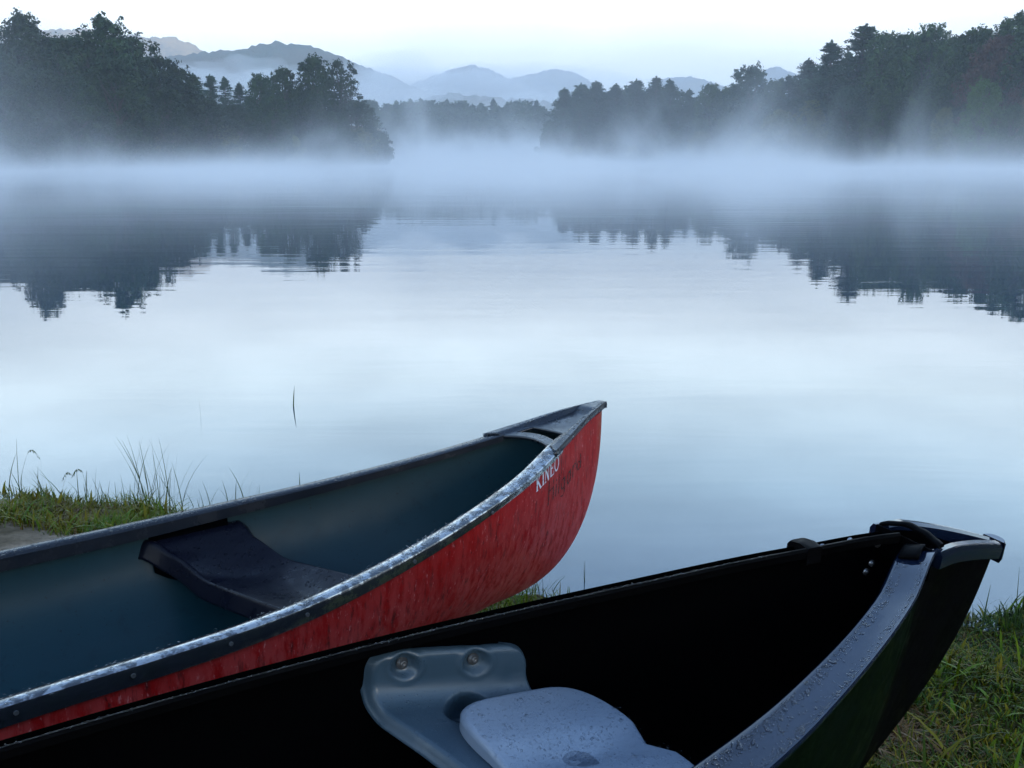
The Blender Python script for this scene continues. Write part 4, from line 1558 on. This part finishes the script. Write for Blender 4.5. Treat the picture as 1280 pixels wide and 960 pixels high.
def blade(V, F, base, hgt, lean, az, w, seg=4, droop=0.6):
    dirv = Vector((math.cos(az), math.sin(az), 0))
    side = Vector((-dirv.y, dirv.x, 0))
    i0 = len(V)
    for i in range(seg + 1):
        u = i / seg
        p = base + dirv * (lean * (u ** 1.7)) + Vector((0, 0, hgt * (u - droop * 0.45 * u ** 3 * min(1.5, abs(lean) / max(hgt, .01)))))
        ww = w * (1 - u ** 2.2) + 0.0003
        V.append(p - side * ww)
        V.append(p + side * ww)
    for i in range(seg):
        F.append((i0 + 2 * i, i0 + 2 * i + 1, i0 + 2 * i + 3, i0 + 2 * i + 2))

def gh(x, y):
    return float(ground_h(np.array([x]), np.array([y]))[0])

def build_grass():
    rg = random.Random(3)
    V, F, MI = [], [], []
    def patch(x0, x1, inland0, inland1, n, h0, h1, wmul=1.0, dens=None, sparse=1.0):
        for _ in range(n):
            x = rg.uniform(x0, x1)
            ys = float(np.interp(x, SHX, SHY))
            d = rg.uniform(inland0, inland1)
            y = ys - d
            if dens is not None and rg.random() > dens(x, y, d):
                continue
            k = noise.noise(Vector((x * 3.0, y * 3.0, 4.0)))
            if k < -0.28 and rg.random() < sparse:
                continue
            z = gh(x, y)
            if z < WATER_Z - 0.01:
                continue
            hh = rg.uniform(h0, h1) * (1 + 0.7 * k)
            q = noise.noise(Vector((x * 2.1, y * 2.1, 9.0))) + rg.gauss(0, 0.22)
            mi = 2 if q > 0.33 else (1 if q > 0.02 else 0)
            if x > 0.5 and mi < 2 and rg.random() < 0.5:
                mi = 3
            wide = 1.0
            if rg.random() < 0.05 and mi < 2:
                wide, hh = rg.uniform(1.8, 3.0), hh * 1.3
            nf = len(F)
            blade(V, F, Vector((x, y, z - 0.004)), hh * (0.6 if mi == 2 else 1), hh * rg.uniform(0.2, 1.4), rg.uniform(0, 6.28), rg.uniform(0.0009, 0.0024) * wmul * wide)
            MI.extend([mi] * (len(F) - nf))
    # left patch: grassy lip, sand showing behind the red canoe
    patch(-4.5, -0.6, 0.0, 0.7, 26000, 0.025, 0.08, 1.3, lambda x, y, d: 1.0 if d < 0.42 else 1 - (d - 0.42) * 4.5)
    patch(-12, -3.0, 0.0, 4.0, 6000, 0.05, 0.14, 1.8)
    # middle
    patch(-0.7, 0.75, 0.0, 0.5, 2500, 0.03, 0.09)
    # right bank
    patch(0.6, 2.6, 0.0, 1.8, 70000, 0.015, 0.048, 1.15, None, 0.3)
    patch(0.6, 2.6, 0.0, 1.8, 1100, 0.05, 0.11, 1.9, None, 0.6)
    patch(2.4, 8.0, 0.0, 3.0, 7000, 0.05, 0.13, 1.6)
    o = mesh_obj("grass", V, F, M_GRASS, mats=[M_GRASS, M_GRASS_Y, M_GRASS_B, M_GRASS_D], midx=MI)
    tag(o, "short wet grass along the bank", "grass", kind="stuff")
build_grass()

def reed_clump(name, x, y, n, hmin, hmax, spread, label, group, seed, lean=0.25, w=0.0022, mat=None, z=None, heads=0):
    rg = random.Random(seed)
    z0 = gh(x, y) if z is None else z
    V, F = [], []
    for i in range(n):
        px, py = rg.gauss(0, spread), rg.gauss(0, spread * 0.6)
        h = rg.uniform(hmin, hmax)
        zz = (gh(x + px, y + py) if z is None else z) - z0 - 0.01
        az = rg.choice((0, math.pi)) + rg.uniform(-0.7, 0.7)
        blade(V, F, Vector((px, py, zz)), h, h * lean * rg.uniform(0.0, 1.3), az, w * rg.uniform(0.6, 1.2), 6, 0.3)
        if i < heads:
            # drooping seed head at the tip
            tip = V[-1]
            for q in range(14):
                u = q / 14
                b = tip + Vector((math.cos(az) * 0.045 * u, 0, 0.012 * math.sin(u * 3) - 0.035 * u * u))
                blade(V, F, b, -0.014, 0.008, rg.uniform(0, 6.28), 0.0016, 2)
    o = mesh_obj(name, V, F, mat or M_REED)
    o.location = (x, y, z0)
    tag(o, label, "reeds", group, "stuff" if n > 36 else None)
    return o

def at_ground(px, py, z=WATER_Z):
    u, v = (px - 640) / FPX, (480 - py) / FPX
    c, s = math.cos(PITCH), math.sin(PITCH)
    r = (u, c + v * s, -s + v * c)
    k = (z - CAMZ) / r[2]
    return r[0] * k, r[1] * k

G_R = "reeds and stalks along the shore"
for (px, py, n, h0, h1, sp, lab, ln, hd) in (
    (38, 628, 8, 0.10, 0.30, 0.05, "leaning grass stalk with a drooping seed head at far left", 0.45, 1),
    (62, 630, 26, 0.08, 0.17, 0.10, "tuft of broad bent grass at the far left bank", 0.7, 0),
    (112, 632, 10, 0.06, 0.21, 0.03, "upright stalk with forked seed head left of the reed tuft", 0.15, 2),
    (150, 634, 40, 0.06, 0.15, 0.12, "low thicket of thin dark stems left of the tall reed tuft", 0.4, 0),
    (184, 636, 16, 0.18, 0.34, 0.035, "tall reed tuft with one bent blade on the left bank", 0.35, 0),
    (208, 636, 20, 0.15, 0.34, 0.05, "tall reed tuft leaning right on the left bank", 0.4, 0),
    (262, 634, 12, 0.06, 0.16, 0.06, "short sparse reeds right of the tall tufts", 0.4, 0),
    (300, 628, 10, 0.10, 0.20, 0.05, "thin reeds just behind the far rail of the red canoe", 0.35, 0),
    (325, 622, 3, 0.08, 0.16, 0.012, "single thin reed stem right of the sparse reeds", 0.1, 0),
    (372, 606, 1, 0.08, 0.09, 0.004, "short lone stem above the middle of the red canoe rail", 0.05, 0),
    (680, 738, 16, 0.05, 0.12, 0.03, "small grass tuft under the bow of the red canoe", 0.6, 0),
    (731, 726, 2, 0.08, 0.11, 0.004, "lone thin stem standing right of the red bow", 0.05, 0),
    (1262, 792, 14, 0.10, 0.17, 0.05, "tuft of stiff grass at the right edge of the bank", 0.35, 0),
    (1272, 790, 5, 0.16, 0.22, 0.02, "two tall reed blades cut by the right edge", 0.3, 0),
    (1215, 796, 46, 0.05, 0.12, 0.12, "fringe of thin grass between the black bow and the right edge", 0.5, 0),
):
    x, y = at_ground(px, py)
    z = gh(x, y)
    reed_clump("reed_clump", x, y, n, h0, h1, sp, lab, G_R, int(px), ln, 0.0022, heads=hd, z=None if z > WATER_Z - 0.05 else WATER_Z - 0.02)
for (px, py, n, h, lab, ln) in ((366, 508, 2, 0.17, "pair of thin stems standing in open water, farther right", 0.10), (244, 520, 1, 0.15, "single thin stem standing in open water, farther left", 0.06)):
    x, y = at_ground(px, py)
    reed_clump("water_stem", x, y, n, h * 0.8, h, 0.02, lab, "stems standing in the lake", int(px), ln, 0.0045, z=WATER_Z - 0.01)
